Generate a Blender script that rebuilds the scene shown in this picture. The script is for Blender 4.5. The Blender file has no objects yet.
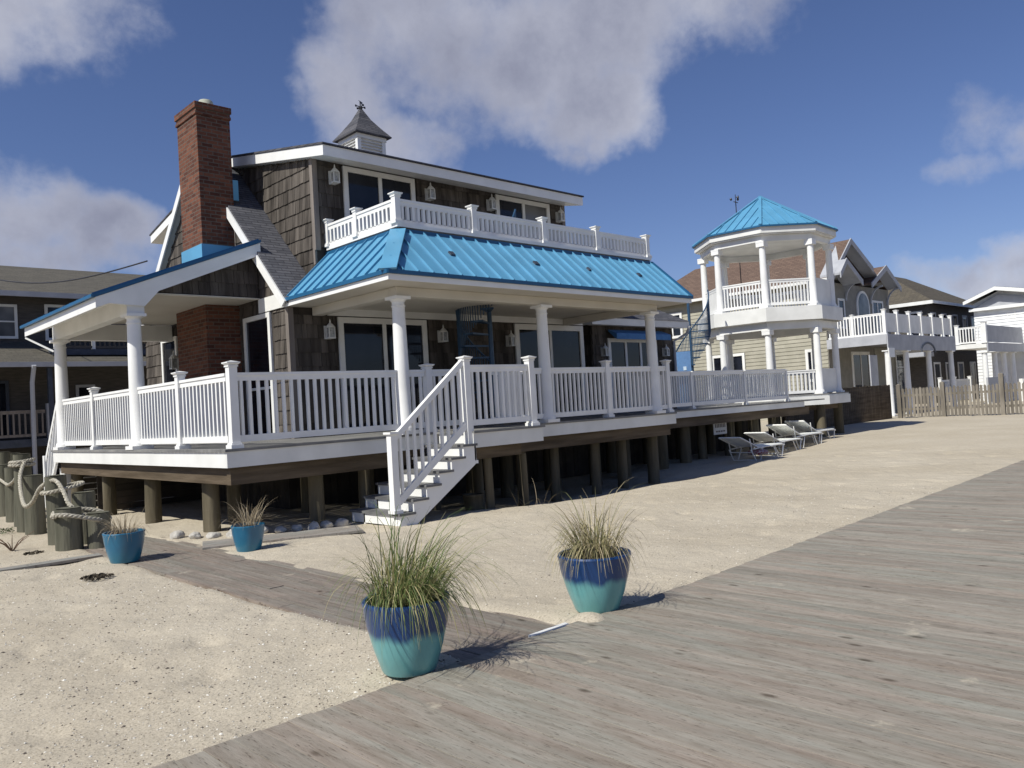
import bpy, bmesh, math, random
from math import radians, sin, cos, pi, tan
from mathutils import Vector, Matrix, noise
random.seed(7)
S = bpy.context.scene
COL = S.collection

# ------------------------------------------------------------------ materials
def new_mat(name):
    m = bpy.data.materials.new(name); m.use_nodes = True
    nt = m.node_tree
    return m, nt, nt.nodes['Principled BSDF']
def N(nt, t, **kw):
    n = nt.nodes.new(t)
    for k, v in kw.items():
        if k.startswith('i_'): n.inputs[k[2:].replace('_', ' ')].default_value = v
        else: setattr(n, k, v)
    return n
def ramp(nt, stops):
    r = nt.nodes.new('ShaderNodeValToRGB'); e = r.color_ramp.elements
    while len(e) < len(stops): e.new(.5)
    for i, (p, c) in enumerate(stops):
        e[i].position = p; e[i].color = (*c, 1) if len(c) == 3 else c
    return r
def coords(nt, scale=(1, 1, 1), kind='Object'):
    tc = nt.nodes.new('ShaderNodeTexCoord'); mp = nt.nodes.new('ShaderNodeMapping')
    mp.inputs['Scale'].default_value = scale
    nt.links.new(tc.outputs[kind], mp.inputs['Vector']); return mp.outputs['Vector']
def wear(name, c1, c2, scale=3, rough=.6, bump=.0, stretch=(1, 1, 1), island=0, spec=.5, detail=6, bscale=None, metallic=0, lo=.35, hi=.7):
    """two-tone noisy surface, optional per-piece variation"""
    m, nt, b = new_mat(name); L = nt.links
    v = coords(nt, stretch)
    n = N(nt, 'ShaderNodeTexNoise'); n.inputs['Scale'].default_value = scale; n.inputs['Detail'].default_value = detail
    L.new(v, n.inputs['Vector'])
    r = ramp(nt, [(lo, c1), (hi, c2)]); L.new(n.outputs['Fac'], r.inputs['Fac'])
    out = r.outputs['Color']
    if island:
        g = N(nt, 'ShaderNodeNewGeometry')
        mr = N(nt, 'ShaderNodeMapRange'); mr.inputs['To Min'].default_value = 1 - island; mr.inputs['To Max'].default_value = 1 + island
        L.new(g.outputs['Random Per Island'], mr.inputs['Value'])
        mx = N(nt, 'ShaderNodeVectorMath', operation='SCALE'); L.new(out, mx.inputs[0]); L.new(mr.outputs[0], mx.inputs['Scale'])
        out = mx.outputs['Vector']
    L.new(out, b.inputs['Base Color'])
    b.inputs['Roughness'].default_value = rough; b.inputs['Metallic'].default_value = metallic
    b.inputs['Specular IOR Level'].default_value = spec
    if bump:
        bp = N(nt, 'ShaderNodeBump'); bp.inputs['Strength'].default_value = bump; bp.inputs['Distance'].default_value = .02
        if bscale:
            n2 = N(nt, 'ShaderNodeTexNoise'); n2.inputs['Scale'].default_value = bscale; L.new(v, n2.inputs['Vector']); L.new(n2.outputs['Fac'], bp.inputs['Height'])
        else: L.new(n.outputs['Fac'], bp.inputs['Height'])
        L.new(bp.outputs['Normal'], b.inputs['Normal'])
    return m
M = {}
M['white'] = wear('white_vinyl', (.74, .74, .73), (.82, .82, .81), 2.5, .38, spec=.4)
M['white_old'] = wear('white_trim', (.66, .66, .64), (.78, .78, .76), 1.8, .5, spec=.3)
M['beige'] = wear('soffit_paint', (.54, .51, .45), (.60, .57, .51), 1.5, .6, spec=.2)
M['shingle'] = wear('cedar_shingle', (.050, .043, .038), (.122, .107, .094), 7, .85, .5, (1, 1, .12), .3, .15, bscale=60)
M['wallback'] = wear('dark_wall_felt', (.03, .025, .02), (.05, .04, .035), 4, .9)
M['corner'] = wear('weathered_corner_board', (.15, .13, .115), (.22, .19, .17), 9, .8, .2, (1, 1, .1))
M['pile'] = wear('treated_pile_wood', (.075, .064, .042), (.175, .15, .105), 5, .85, .5, (1, 1, .12), 0, .2, bscale=30)
M['pile_dark'] = wear('weathered_bollard_wood', (.068, .068, .05), (.175, .168, .13), 4, .9, .6, (1, 1, .15), 0, .2, bscale=24)
M['pile_top'] = wear('pile_end_grain', (.16, .15, .12), (.28, .26, .21), 20, .9, .4)
M['beam'] = wear('treated_beam_wood', (.07, .052, .034), (.14, .108, .075), 3, .8, .3, (.3, .3, 3), .15, .2, bscale=18)
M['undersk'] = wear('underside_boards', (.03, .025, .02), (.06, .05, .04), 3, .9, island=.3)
M['deck'] = wear('grey_decking', (.15, .15, .15), (.24, .235, .225), 3, .7, .15, (1, 1, 1), .12, .3)
M['tread'] = wear('dark_tread', (.10, .10, .105), (.17, .17, .17), 5, .65, .1)
M['rope'] = wear('weathered_rope', (.28, .26, .21), (.52, .49, .42), 30, .95, .5, spec=.1)
M['rock'] = wear('pale_rock', (.34, .32, .29), (.58, .56, .52), 6, .9, .5, spec=.2, bscale=25)
M['lantern'] = wear('white_lantern_metal', (.62, .62, .60), (.74, .74, .72), 12, .4)
M['navy'] = wear('navy_painted_steel', (.02, .055, .11), (.035, .085, .16), 8, .4)
M['iron'] = wear('black_iron', (.015, .015, .02), (.03, .03, .035), 8, .5)
M['clay'] = wear('clay_flue', (.34, .36, .3), (.5, .5, .42), 9, .8, .3)
M['greytrim'] = wear('grey_house_trim', (.34, .35, .38), (.42, .43, .46), 2, .6)
M['stucco'] = wear('taupe_siding', (.20, .19, .165), (.26, .245, .215), 3, .8, .2)
M['siding'] = wear('beige_lap_siding', (.30, .285, .225), (.36, .34, .275), 2, .7, island=.05)
M['darkwall'] = wear('dark_brown_siding', (.055, .05, .045), (.09, .08, .072), 3, .8, .2, (1, 1, 6))
M['whitewall'] = wear('white_lap_siding', (.66, .67, .68), (.76, .77, .78), 2, .6, island=.03)
M['chair'] = wear('white_chair_frame', (.72, .72, .70), (.8, .8, .78), 5, .4)
M['strap'] = wear('pale_vinyl_strap', (.78, .79, .75), (.86, .87, .83), 8, .5, island=.08)
M['cushion'] = wear('red_floral_cloth', (.28, .05, .06), (.5, .42, .38), 28, .9, lo=.45, hi=.55)
M['awning'] = wear('blue_awning_cloth', (.05, .16, .36), (.08, .22, .45), 6, .8)
M['darktrim'] = wear('dark_gutter', (.03, .04, .06), (.05, .06, .09), 6, .5)
M['lamp_glass'] = wear('frosted_lamp_glass', (.25, .25, .24), (.5, .5, .48), 20, .15)
M['soil'] = wear('potting_soil', (.03, .022, .015), (.07, .05, .035), 20, 1, .6)
M['picket'] = wear('weathered_picket_wood', (.14, .125, .105), (.245, .22, .185), 6, .9, .3, (1, 1, .15), .22, .1, bscale=30)
M['twig'] = wear('dry_twig', (.12, .075, .05), (.2, .13, .09), 12, .9)
M['weed'] = wear('green_weed_leaf', (.03, .05, .015), (.07, .10, .03), 9, .7, island=.3)
M['seaweed'] = wear('dry_seaweed', (.03, .025, .015), (.08, .06, .04), 15, .95, island=.4)

def glass(name, c=(.010, .012, .018), rough=.04):
    m, nt, b = new_mat(name); L = nt.links
    v = coords(nt); n = N(nt, 'ShaderNodeTexNoise'); n.inputs['Scale'].default_value = .9; L.new(v, n.inputs['Vector'])
    r = ramp(nt, [(.4, tuple(x*.5 for x in c)), (.65, tuple(x*1.7 for x in c))]); L.new(n.outputs['Fac'], r.inputs['Fac'])
    L.new(r.outputs['Color'], b.inputs['Base Color']); b.inputs['Roughness'].default_value = rough
    b.inputs['Specular IOR Level'].default_value = .4
    n2 = N(nt, 'ShaderNodeTexNoise'); n2.inputs['Scale'].default_value = 1.3; L.new(v, n2.inputs['Vector'])
    bp = N(nt, 'ShaderNodeBump'); bp.inputs['Strength'].default_value = .05; bp.inputs['Distance'].default_value = .05
    L.new(n2.outputs['Fac'], bp.inputs['Height']); L.new(bp.outputs['Normal'], b.inputs['Normal'])
    return m
M['glass'] = glass('dark_window_glass')
M['glass_curtain'] = glass('window_with_grey_blind', (.10, .10, .10), .15)
def acrylic():
    m, nt, b = new_mat('clear_wind_screen'); L = nt.links
    b.inputs['Base Color'].default_value = (.50, .55, .62, 1); b.inputs['Roughness'].default_value = .12
    v = coords(nt); n = N(nt, 'ShaderNodeTexNoise'); n.inputs['Scale'].default_value = 2.2; n.inputs['Detail'].default_value = 5; L.new(v, n.inputs['Vector'])
    mr = N(nt, 'ShaderNodeMapRange'); mr.inputs['From Min'].default_value = .3; mr.inputs['From Max'].default_value = .7
    mr.inputs['To Min'].default_value = .35; mr.inputs['To Max'].default_value = .62; L.new(n.outputs['Fac'], mr.inputs['Value'])
    L.new(mr.outputs[0], b.inputs['Alpha']); return m
M['acrylic'] = acrylic()
def metal_blue(name, c):
    m, nt, b = new_mat(name); L = nt.links
    v = coords(nt); n = N(nt, 'ShaderNodeTexNoise'); n.inputs['Scale'].default_value = 1.7; n.inputs['Detail'].default_value = 5; L.new(v, n.inputs['Vector'])
    r = ramp(nt, [(.3, tuple(x*.88 for x in c)), (.7, tuple(min(1, x*1.08) for x in c))]); L.new(n.outputs['Fac'], r.inputs['Fac'])
    L.new(r.outputs['Color'], b.inputs['Base Color']); b.inputs['Roughness'].default_value = .42; b.inputs['Specular IOR Level'].default_value = .5
    bp = N(nt, 'ShaderNodeBump'); bp.inputs['Strength'].default_value = .12; bp.inputs['Distance'].default_value = .03
    L.new(n.outputs['Fac'], bp.inputs['Height']); L.new(bp.outputs['Normal'], b.inputs['Normal']); return m
M['blue'] = metal_blue('blue_painted_metal', (.10, .30, .475))
M['blue_edge'] = metal_blue('blue_metal_edge', (.012, .095, .21))
def tiled(name, c1, c2, mortar, axis, bw, rh, ms, zk=1.0, bias=0, rough=.9, bump=.5, sq=1.0, off=.5):
    """brick / asphalt tile pattern laid along a world axis (x or y or x+y) against height"""
    m, nt, b = new_mat(name); L = nt.links
    tc = N(nt, 'ShaderNodeTexCoord'); sp = N(nt, 'ShaderNodeSeparateXYZ'); L.new(tc.outputs['Object'], sp.inputs[0])
    cb = N(nt, 'ShaderNodeCombineXYZ')
    if axis == 'xy':
        a = N(nt, 'ShaderNodeMath', operation='ADD'); L.new(sp.outputs['X'], a.inputs[0]); L.new(sp.outputs['Y'], a.inputs[1]); L.new(a.outputs[0], cb.inputs['X'])
    else: L.new(sp.outputs[axis.upper()], cb.inputs['X'])
    k = N(nt, 'ShaderNodeMath', operation='MULTIPLY'); k.inputs[1].default_value = zk
    L.new(sp.outputs['Z'], k.inputs[0]); L.new(k.outputs[0], cb.inputs['Y'])
    br = N(nt, 'ShaderNodeTexBrick'); L.new(cb.outputs[0], br.inputs['Vector'])
    br.inputs['Scale'].default_value = 1; br.inputs['Brick Width'].default_value = bw; br.inputs['Row Height'].default_value = rh
    br.inputs['Mortar Size'].default_value = ms; br.inputs['Color1'].default_value = (*c1, 1); br.inputs['Color2'].default_value = (*c2, 1)
    br.inputs['Mortar'].default_value = (*mortar, 1); br.inputs['Bias'].default_value = bias; br.offset = off
    n = N(nt, 'ShaderNodeTexNoise'); n.inputs['Scale'].default_value = 14; n.inputs['Detail'].default_value = 4; L.new(tc.outputs['Object'], n.inputs['Vector'])
    mr = N(nt, 'ShaderNodeMapRange'); mr.inputs['To Min'].default_value = .65; mr.inputs['To Max'].default_value = 1.35; L.new(n.outputs['Fac'], mr.inputs['Value'])
    mx = N(nt, 'ShaderNodeVectorMath', operation='SCALE'); L.new(br.outputs['Color'], mx.inputs[0]); L.new(mr.outputs[0], mx.inputs['Scale'])
    L.new(mx.outputs['Vector'], b.inputs['Base Color']); b.inputs['Roughness'].default_value = rough; b.inputs['Specular IOR Level'].default_value = .2
    bp = N(nt, 'ShaderNodeBump'); bp.inputs['Strength'].default_value = bump; bp.inputs['Distance'].default_value = .01; bp.invert = True
    L.new(br.outputs['Fac'], bp.inputs['Height']); L.new(bp.outputs['Normal'], b.inputs['Normal']); return m
M['brick'] = tiled('red_brick', (.175, .07, .043), (.08, .032, .023), (.12, .095, .078), 'xy', .21, .072, .009)
M['asph_x'] = tiled('grey_asphalt_shingle', (.075, .077, .09), (.12, .12, .135), (.04, .04, .05), 'x', .30, .06, .007)
M['asph_xs'] = tiled('grey_asphalt_shingle_low', (.07, .072, .084), (.115, .113, .124), (.04, .04, .05), 'x', .33, .06, .006)
M['brown_y'] = tiled('brown_asphalt_shingle', (.165, .115, .09), (.125, .087, .07), (.09, .06, .05), 'y', .33, .10, .012)
M['brown_x'] = tiled('brown_asphalt_shingle_side', (.165, .115, .09), (.125, .087, .07), (.08, .05, .04), 'x', .33, .10, .012)
M['tan_x'] = tiled('tan_asphalt_shingle', (.125, .115, .095), (.095, .088, .074), (.07, .063, .055), 'x', .33, .06, .006)
M['olive_xy'] = tiled('olive_asphalt_shingle', (.12, .105, .08), (.09, .08, .065), (.06, .05, .04), 'xy', .33, .10, .01)

def pot_mat(name, top, bot, mix_z=None, soft=.05):
    m, nt, b = new_mat(name); L = nt.links
    tc = N(nt, 'ShaderNodeTexCoord'); sp = N(nt, 'ShaderNodeSeparateXYZ'); L.new(tc.outputs['Object'], sp.inputs[0])
    n = N(nt, 'ShaderNodeTexNoise'); n.inputs['Scale'].default_value = 9; n.inputs['Detail'].default_value = 5
    mp = N(nt, 'ShaderNodeMapping'); mp.inputs['Scale'].default_value = (1, 1, .35); L.new(tc.outputs['Object'], mp.inputs[0]); L.new(mp.outputs[0], n.inputs['Vector'])
    ad = N(nt, 'ShaderNodeMath', operation='MULTIPLY_ADD'); ad.inputs[1].default_value = .12; L.new(n.outputs['Fac'], ad.inputs[0]); L.new(sp.outputs['Z'], ad.inputs[2])
    mz = mix_z if mix_z is not None else -1
    mr = N(nt, 'ShaderNodeMapRange', interpolation_type='SMOOTHSTEP'); mr.inputs['From Min'].default_value = mz+.06-soft; mr.inputs['From Max'].default_value = mz+.06+soft
    L.new(ad.outputs[0], mr.inputs['Value'])
    mx = N(nt, 'ShaderNodeMix', data_type='RGBA'); mx.inputs[6].default_value = (*bot, 1); mx.inputs[7].default_value = (*top, 1); L.new(mr.outputs[0], mx.inputs[0])
    m2 = N(nt, 'ShaderNodeMapRange'); m2.inputs['To Min'].default_value = .7; m2.inputs['To Max'].default_value = 1.3; L.new(n.outputs['Fac'], m2.inputs['Value'])
    vs = N(nt, 'ShaderNodeVectorMath', operation='SCALE'); L.new(mx.outputs[2], vs.inputs[0]); L.new(m2.outputs[0], vs.inputs['Scale'])
    L.new(vs.outputs['Vector'], b.inputs['Base Color']); b.inputs['Roughness'].default_value = .3
    b.inputs['Coat Weight'].default_value = .25; b.inputs['Coat Roughness'].default_value = .1
    bp = N(nt, 'ShaderNodeBump'); bp.inputs['Strength'].default_value = .15; bp.inputs['Distance'].default_value = .01
    L.new(n.outputs['Fac'], bp.inputs['Height']); L.new(bp.outputs['Normal'], b.inputs['Normal']); return m
M['pot_two'] = pot_mat('blue_to_teal_glaze', (.010, .045, .15), (.13, .35, .36), .235, .035)
M['pot_blue'] = pot_mat('sea_blue_glaze', (.015, .12, .22), (.02, .16, .26), .1, .1)

def blade_mat(name, cols):
    m, nt, b = new_mat(name); L = nt.links
    g = N(nt, 'ShaderNodeNewGeometry'); r = ramp(nt, cols); L.new(g.outputs['Random Per Island'], r.inputs['Fac'])
    L.new(r.outputs['Color'], b.inputs['Base Color']); b.inputs['Roughness'].default_value = .6
    tr = N(nt, 'ShaderNodeBsdfTranslucent'); L.new(r.outputs['Color'], tr.inputs['Color'])
    mx = N(nt, 'ShaderNodeMixShader'); mx.inputs[0].default_value = .2; L.new(b.outputs[0], mx.inputs[1]); L.new(tr.outputs[0], mx.inputs[2])
    L.new(mx.outputs[0], nt.nodes['Material Output'].inputs['Surface']); return m
M['grass_green'] = blade_mat('green_dune_grass', [(0, (.055, .10, .022)), (.4, (.12, .17, .045)), (.65, (.24, .24, .09)), (1, (.42, .36, .19))])
M['grass_straw'] = blade_mat('straw_dune_grass', [(0, (.12, .14, .05)), (.3, (.25, .23, .11)), (.65, (.38, .32, .18)), (1, (.5, .42, .27))])
M['grass_dry'] = blade_mat('dead_grass', [(0, (.22, .17, .10)), (.5, (.36, .29, .19)), (1, (.5, .43, .31))])

def sand_mat():
    m, nt, b = new_mat('beach_sand'); L = nt.links
    tc = N(nt, 'ShaderNodeTexCoord'); v = tc.outputs['Object']
    def nz(s, d=4, r=.55):
        n = N(nt, 'ShaderNodeTexNoise'); n.inputs['Scale'].default_value = s; n.inputs['Detail'].default_value = d; n.inputs['Roughness'].default_value = r; L.new(v, n.inputs['Vector']); return n.outputs['Fac']
    big = ramp(nt, [(.3, (.43, .38, .30)), (.7, (.50, .45, .365))]); L.new(nz(.5, 5), big.inputs['Fac'])
    gr = ramp(nt, [(.30, (.45, .42, .38)), (.47, (.95, .94, .93)), (.6, (1.05, 1.04, 1.03)), (.75, (1.35, 1.34, 1.32))]); L.new(nz(70, 3, .7), gr.inputs['Fac'])
    mx = N(nt, 'ShaderNodeMix', data_type='RGBA', blend_type='MULTIPLY'); mx.inputs[0].default_value = .8
    L.new(big.outputs[0], mx.inputs[6]); L.new(gr.outputs[0], mx.inputs[7])
    L.new(mx.outputs[2], b.inputs['Base Color']); b.inputs['Roughness'].default_value = .95; b.inputs['Specular IOR Level'].default_value = .1
    a = N(nt, 'ShaderNodeMath', operation='MULTIPLY_ADD'); a.inputs[1].default_value = .35; L.new(nz(38, 6, .75), a.inputs[0]); 
    c = N(nt, 'ShaderNodeMath', operation='MULTIPLY_ADD'); c.inputs[1].default_value = 1.5; L.new(nz(6, 4), c.inputs[0]); L.new(a.outputs[0], c.inputs[2]); a.inputs[2].default_value = 0
    bp = N(nt, 'ShaderNodeBump'); bp.inputs['Strength'].default_value = .55; bp.inputs['Distance'].default_value = .03
    L.new(c.outputs[0], bp.inputs['Height']); L.new(bp.outputs['Normal'], b.inputs['Normal']); return m
M['sand'] = sand_mat()
def plank_mat(name, c0, c1, c2, sandy=.0, stretch=(6, 1.3, 1)):
    m, nt, b = new_mat(name); L = nt.links
    tc = N(nt, 'ShaderNodeTexCoord'); g = N(nt, 'ShaderNodeNewGeometry')
    off = N(nt, 'ShaderNodeVectorMath', operation='MULTIPLY_ADD')
    cb = N(nt, 'ShaderNodeCombineXYZ'); 
    for i in range(3): L.new(g.outputs['Random Per Island'], cb.inputs[i])
    L.new(cb.outputs[0], off.inputs[0]); off.inputs[1].default_value = (37, 61, 13); L.new(tc.outputs['Object'], off.inputs[2])
    mp = N(nt, 'ShaderNodeMapping'); mp.inputs['Scale'].default_value = stretch; L.new(off.outputs[0], mp.inputs[0])
    n = N(nt, 'ShaderNodeTexNoise'); n.inputs['Scale'].default_value = 3; n.inputs['Detail'].default_value = 9; n.inputs['Roughness'].default_value = .68; n.inputs['Distortion'].default_value = .5; L.new(mp.outputs[0], n.inputs['Vector'])
    fine = N(nt, 'ShaderNodeTexNoise'); fine.inputs['Scale'].default_value = 16; fine.inputs['Detail'].default_value = 5; fine.inputs['Roughness'].default_value = .7; L.new(mp.outputs[0], fine.inputs['Vector'])
    r = ramp(nt, [(.25, c0), (.48, c1), (.72, c2)]); L.new(n.outputs['Fac'], r.inputs['Fac'])
    # hue drift between boards and along them
    h = N(nt, 'ShaderNodeTexNoise'); h.inputs['Scale'].default_value = .8; h.inputs['Detail'].default_value = 3; L.new(mp.outputs[0], h.inputs['Vector'])
    hr = ramp(nt, [(.35, (.97, 1.02, 1.0)), (.65, (1.05, .98, .94))]); L.new(h.outputs['Fac'], hr.inputs['Fac'])
    mx = N(nt, 'ShaderNodeMix', data_type='RGBA', blend_type='MULTIPLY'); mx.inputs[0].default_value = 1; L.new(r.outputs[0], mx.inputs[6]); L.new(hr.outputs[0], mx.inputs[7])
    # cracks / dark grain checks
    cr = ramp(nt, [(.34, (.2, .17, .14)), (.43, (1, 1, 1))]); L.new(fine.outputs['Fac'], cr.inputs['Fac'])
    m2 = N(nt, 'ShaderNodeMix', data_type='RGBA', blend_type='MULTIPLY'); m2.inputs[0].default_value = .7; L.new(mx.outputs[2], m2.inputs[6]); L.new(cr.outputs[0], m2.inputs[7])
    mr = N(nt, 'ShaderNodeMapRange'); mr.inputs['To Min'].default_value = .9; mr.inputs['To Max'].default_value = 1.1; L.new(g.outputs['Random Per Island'], mr.inputs['Value'])
    vs = N(nt, 'ShaderNodeVectorMath', operation='SCALE'); L.new(m2.outputs[2], vs.inputs[0]); L.new(mr.outputs[0], vs.inputs['Scale'])
    out = vs.outputs['Vector']
    if sandy:
        sn = N(nt, 'ShaderNodeTexNoise'); sn.inputs['Scale'].default_value = 1.6; sn.inputs['Detail'].default_value = 7; sn.inputs['Roughness'].default_value = .65; L.new(tc.outputs['Object'], sn.inputs['Vector'])
        sr = N(nt, 'ShaderNodeMapRange', interpolation_type='SMOOTHSTEP'); sr.inputs['From Min'].default_value = .68 - sandy; sr.inputs['From Max'].default_value = .74 - sandy*.5; L.new(sn.outputs['Fac'], sr.inputs['Value'])
        m3 = N(nt, 'ShaderNodeMix', data_type='RGBA'); L.new(sr.outputs[0], m3.inputs[0]); L.new(out, m3.inputs[6]); m3.inputs[7].default_value = (.44, .39, .31, 1); out = m3.outputs[2]
    # dark knots
    kv = N(nt, 'ShaderNodeTexVoronoi'); kv.inputs['Scale'].default_value = 1.0; kp = N(nt, 'ShaderNodeMapping'); kp.inputs['Scale'].default_value = (5, 2.2, 1); L.new(off.outputs[0], kp.inputs[0]); L.new(kp.outputs[0], kv.inputs['Vector'])
    kr = ramp(nt, [(.05, (.22, .18, .14)), (.13, (1, 1, 1))]); L.new(kv.outputs['Distance'], kr.inputs['Fac'])
    m4 = N(nt, 'ShaderNodeMix', data_type='RGBA', blend_type='MULTIPLY'); m4.inputs[0].default_value = .75; L.new(out, m4.inputs[6]); L.new(kr.outputs[0], m4.inputs[7])
    L.new(m4.outputs[2], b.inputs['Base Color']); b.inputs['Roughness'].default_value = .82; b.inputs['Specular IOR Level'].default_value = .25
    bp = N(nt, 'ShaderNodeBump'); bp.inputs['Strength'].default_value = .45; bp.inputs['Distance'].default_value = .008
    L.new(fine.outputs['Fac'], bp.inputs['Height']); L.new(bp.outputs['Normal'], b.inputs['Normal']); return m
M['board'] = plank_mat('weathered_boardwalk_plank', (.175, .148, .118), (.255, .23, .198), (.325, .30, .264), .05, (7, .8, 1))
M['walk'] = plank_mat('sandy_walkway_plank', (.13, .105, .085), (.205, .178, .155), (.285, .255, .225), .05, (9, .5, 1))
M['sill'] = plank_mat('grey_edge_plank', (.16, .14, .125), (.24, .225, .21), (.33, .315, .30), .05, (.6, 9, 1))

def text_blur(name, base):
    return wear(name, base, tuple(x*1.2 for x in base), 10, .7)
M['banner'] = text_blur('blue_banner_cloth', (.09, .19, .38))
M['banner_mark'] = text_blur('dark_blue_print', (.02, .04, .16))
M['banner_light'] = text_blur('pale_print', (.45, .55, .66))
M['sign'] = text_blur('faded_white_sign', (.50, .48, .44))
M['sign_mark'] = text_blur('faded_sign_print', (.12, .1, .09))

# ------------------------------------------------------------------ mesh builder
class MB:
    def __init__(s): s.v = []; s.f = []
    def add(s, vs, fs):
        o = len(s.v); s.v += [tuple(p) for p in vs]; s.f += [tuple(i+o for i in f) for f in fs]; return s
    def box(s, x0, x1, y0, y1, z0, z1):
        return s.add([(x, y, z) for z in (z0, z1) for y in (y0, y1) for x in (x0, x1)],
                     [(0, 2, 3, 1), (4, 5, 7, 6), (0, 1, 5, 4), (2, 6, 7, 3), (0, 4, 6, 2), (1, 3, 7, 5)])
    def obox(s, c, ax, ay, az):
        """oriented box, centre c and three half axes"""
        c, ax, ay, az = map(Vector, (c, ax, ay, az))
        return s.add([c + ax*i + ay*j + az*k for k in (-1, 1) for j in (-1, 1) for i in (-1, 1)],
                     [(0, 2, 3, 1), (4, 5, 7, 6), (0, 1, 5, 4), (2, 6, 7, 3), (0, 4, 6, 2), (1, 3, 7, 5)])
    def bar(s, a, b, w, h, up=(0, 0, 1)):
        a, b = Vector(a), Vector(b); d = (b-a); L = d.length; d.normalize(); u = Vector(up)
        sd = d.cross(u)
        if sd.length < 1e-4: sd = d.cross(Vector((1, 0, 0)))
        sd.normalize(); u2 = sd.cross(d).normalized()
        return s.obox((a+b)/2, d*L/2, sd*w/2, u2*h/2)
    def prism(s, pts, off):
        """polygon (3-D points) extruded by a vector"""
        n = len(pts); off = Vector(off); P = [Vector(p) for p in pts]
        nn = Vector((0, 0, 0))
        for i in range(n): nn += P[i].cross(P[(i+1) % n])
        if nn.dot(off) > 0: P.reverse()
        return s.add(P + [p+off for p in P], [tuple(range(n)), tuple(range(2*n-1, n-1, -1))] +
                     [(i, i+n, (i+1) % n+n, (i+1) % n) for i in range(n)])
    def tube(s, pts, r, n=8, cap=True):
        P = [Vector(p) for p in pts]; m = len(P); rs = r if isinstance(r, (list, tuple)) else [r]*m
        o = len(s.v); side = None
        for i, p in enumerate(P):
            d = (P[min(i+1, m-1)] - P[max(i-1, 0)]).normalized()
            if side is None:
                side = d.cross(Vector((0, 0, 1)))
                if side.length < .05: side = d.cross(Vector((1, 0, 0)))
            else: side = side - d*side.dot(d)
            side.normalize(); u = side.cross(d)
            for k in range(n):
                t = 2*pi*k/n; q = p + (side*cos(t) + u*sin(t))*rs[i]; s.v.append(tuple(q))
        for i in range(m-1):
            for k in range(n):
                a = o+i*n+k; b = o+i*n+(k+1) % n; s.f.append((a, b, b+n, a+n))
        if cap: s.f.append(tuple(o+k for k in range(n-1, -1, -1))); s.f.append(tuple(o+(m-1)*n+k for k in range(n)))
        return s
    def lathe(s, c, prof, n=24, cap=True):
        """profile [(r, z)] turned about a vertical axis"""
        o = len(s.v); c = Vector(c)
        for r, z in prof:
            for k in range(n): t = 2*pi*k/n; s.v.append((c.x+r*cos(t), c.y+r*sin(t), c.z+z))
        for i in range(len(prof)-1):
            for k in range(n):
                a = o+i*n+k; b = o+i*n+(k+1) % n; s.f.append((a, b, b+n, a+n))
        if cap: s.f.append(tuple(o+k for k in range(n-1, -1, -1))); s.f.append(tuple(o+(len(prof)-1)*n+k for k in range(n)))
        return s
    def quad(s, a, b, c, d): return s.add([a, b, c, d], [(0, 1, 2, 3)])
    def build(s, name, mat, parent=None, origin=None, smooth=False, bevel=0):
        base = Vector(origin) if origin is not None else (Vector(parent['_o']) if parent is not None and '_o' in parent else Vector((0, 0, 0)))
        me = bpy.data.meshes.new(name); me.from_pydata([tuple(Vector(p)-base) for p in s.v], [], s.f); me.update()
        o = bpy.data.objects.new(name, me); COL.objects.link(o)
        ms = mat if isinstance(mat, (list, tuple)) else [mat]
        for m in ms: me.materials.append(M[m] if isinstance(m, str) else m)
        if smooth:
            for p in me.polygons: p.use_smooth = True
            me.set_sharp_from_angle(angle=radians(40))
        if bevel:
            b = o.modifiers.new('bevel', 'BEVEL'); b.width = bevel; b.segments = 1; b.limit_method = 'ANGLE'
        if parent is not None:
            o.parent = parent; o['_o'] = tuple(base)
        else:
            o.location = base
        return o
def thing(name, label, cat, loc, group=None):
    o = bpy.data.objects.new(name, None); COL.objects.link(o); o.location = loc; o.empty_display_size = .3
    o['_o'] = tuple(loc); o['label'] = label; o['category'] = cat
    if group: o['group'] = group
    return o
def tag(o, label, cat, group=None):
    o['label'] = label; o['category'] = cat
    if group: o['group'] = group
    return o
def copy_tree(o, parent=None):
    c = o.copy(); COL.objects.link(c)
    if parent is not None: c.parent = parent
    for ch in list(o.children): copy_tree(ch, c)
    return c
# ================================================================== THE BEACH HOUSE
HX, HY = 7.03, 12.97
house = thing('beach_house', 'brown shingled beach house on piles with blue porch roofs, white railings and brick chimney', 'house', (HX, HY, 0))

def railing(p0, p1, zb, zt, parent, sp=.125, bw=.04, rail=.09, name='railing', mat='white'):
    """top rail, bottom rail and balusters between two points (z of deck surface zb, rail top zt)"""
    m = MB(); a = Vector((p0[0], p0[1], 0)); b = Vector((p1[0], p1[1], 0)); d = b-a; L = d.length; d.normalize()
    Z = Vector((0, 0, 1)); sl0 = p0[2] if len(p0) > 2 else 0; sl1 = p1[2] if len(p1) > 2 else 0
    A = a+Z*sl0; B = b+Z*sl1
    m.bar(A+Z*(zt-.02), B+Z*(zt-.02), .075, .04); m.bar(A+Z*(zt-.075), B+Z*(zt-.075), .045, .07)
    m.bar(A+Z*(zb+.125), B+Z*(zb+.125), .05, rail)
    n = max(2, int(round(L/sp)))
    sd = Vector((-d.y, d.x, 0))
    for i in range(n):
        t = (i+.5)/n; q = A.lerp(B, t)
        m.obox(q+Z*((zb+.16+zt-.1)/2), d*bw/2, sd*bw/2, Z*((zt-.1-zb-.16)/2))
    return m.build(name, mat, parent)
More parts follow.
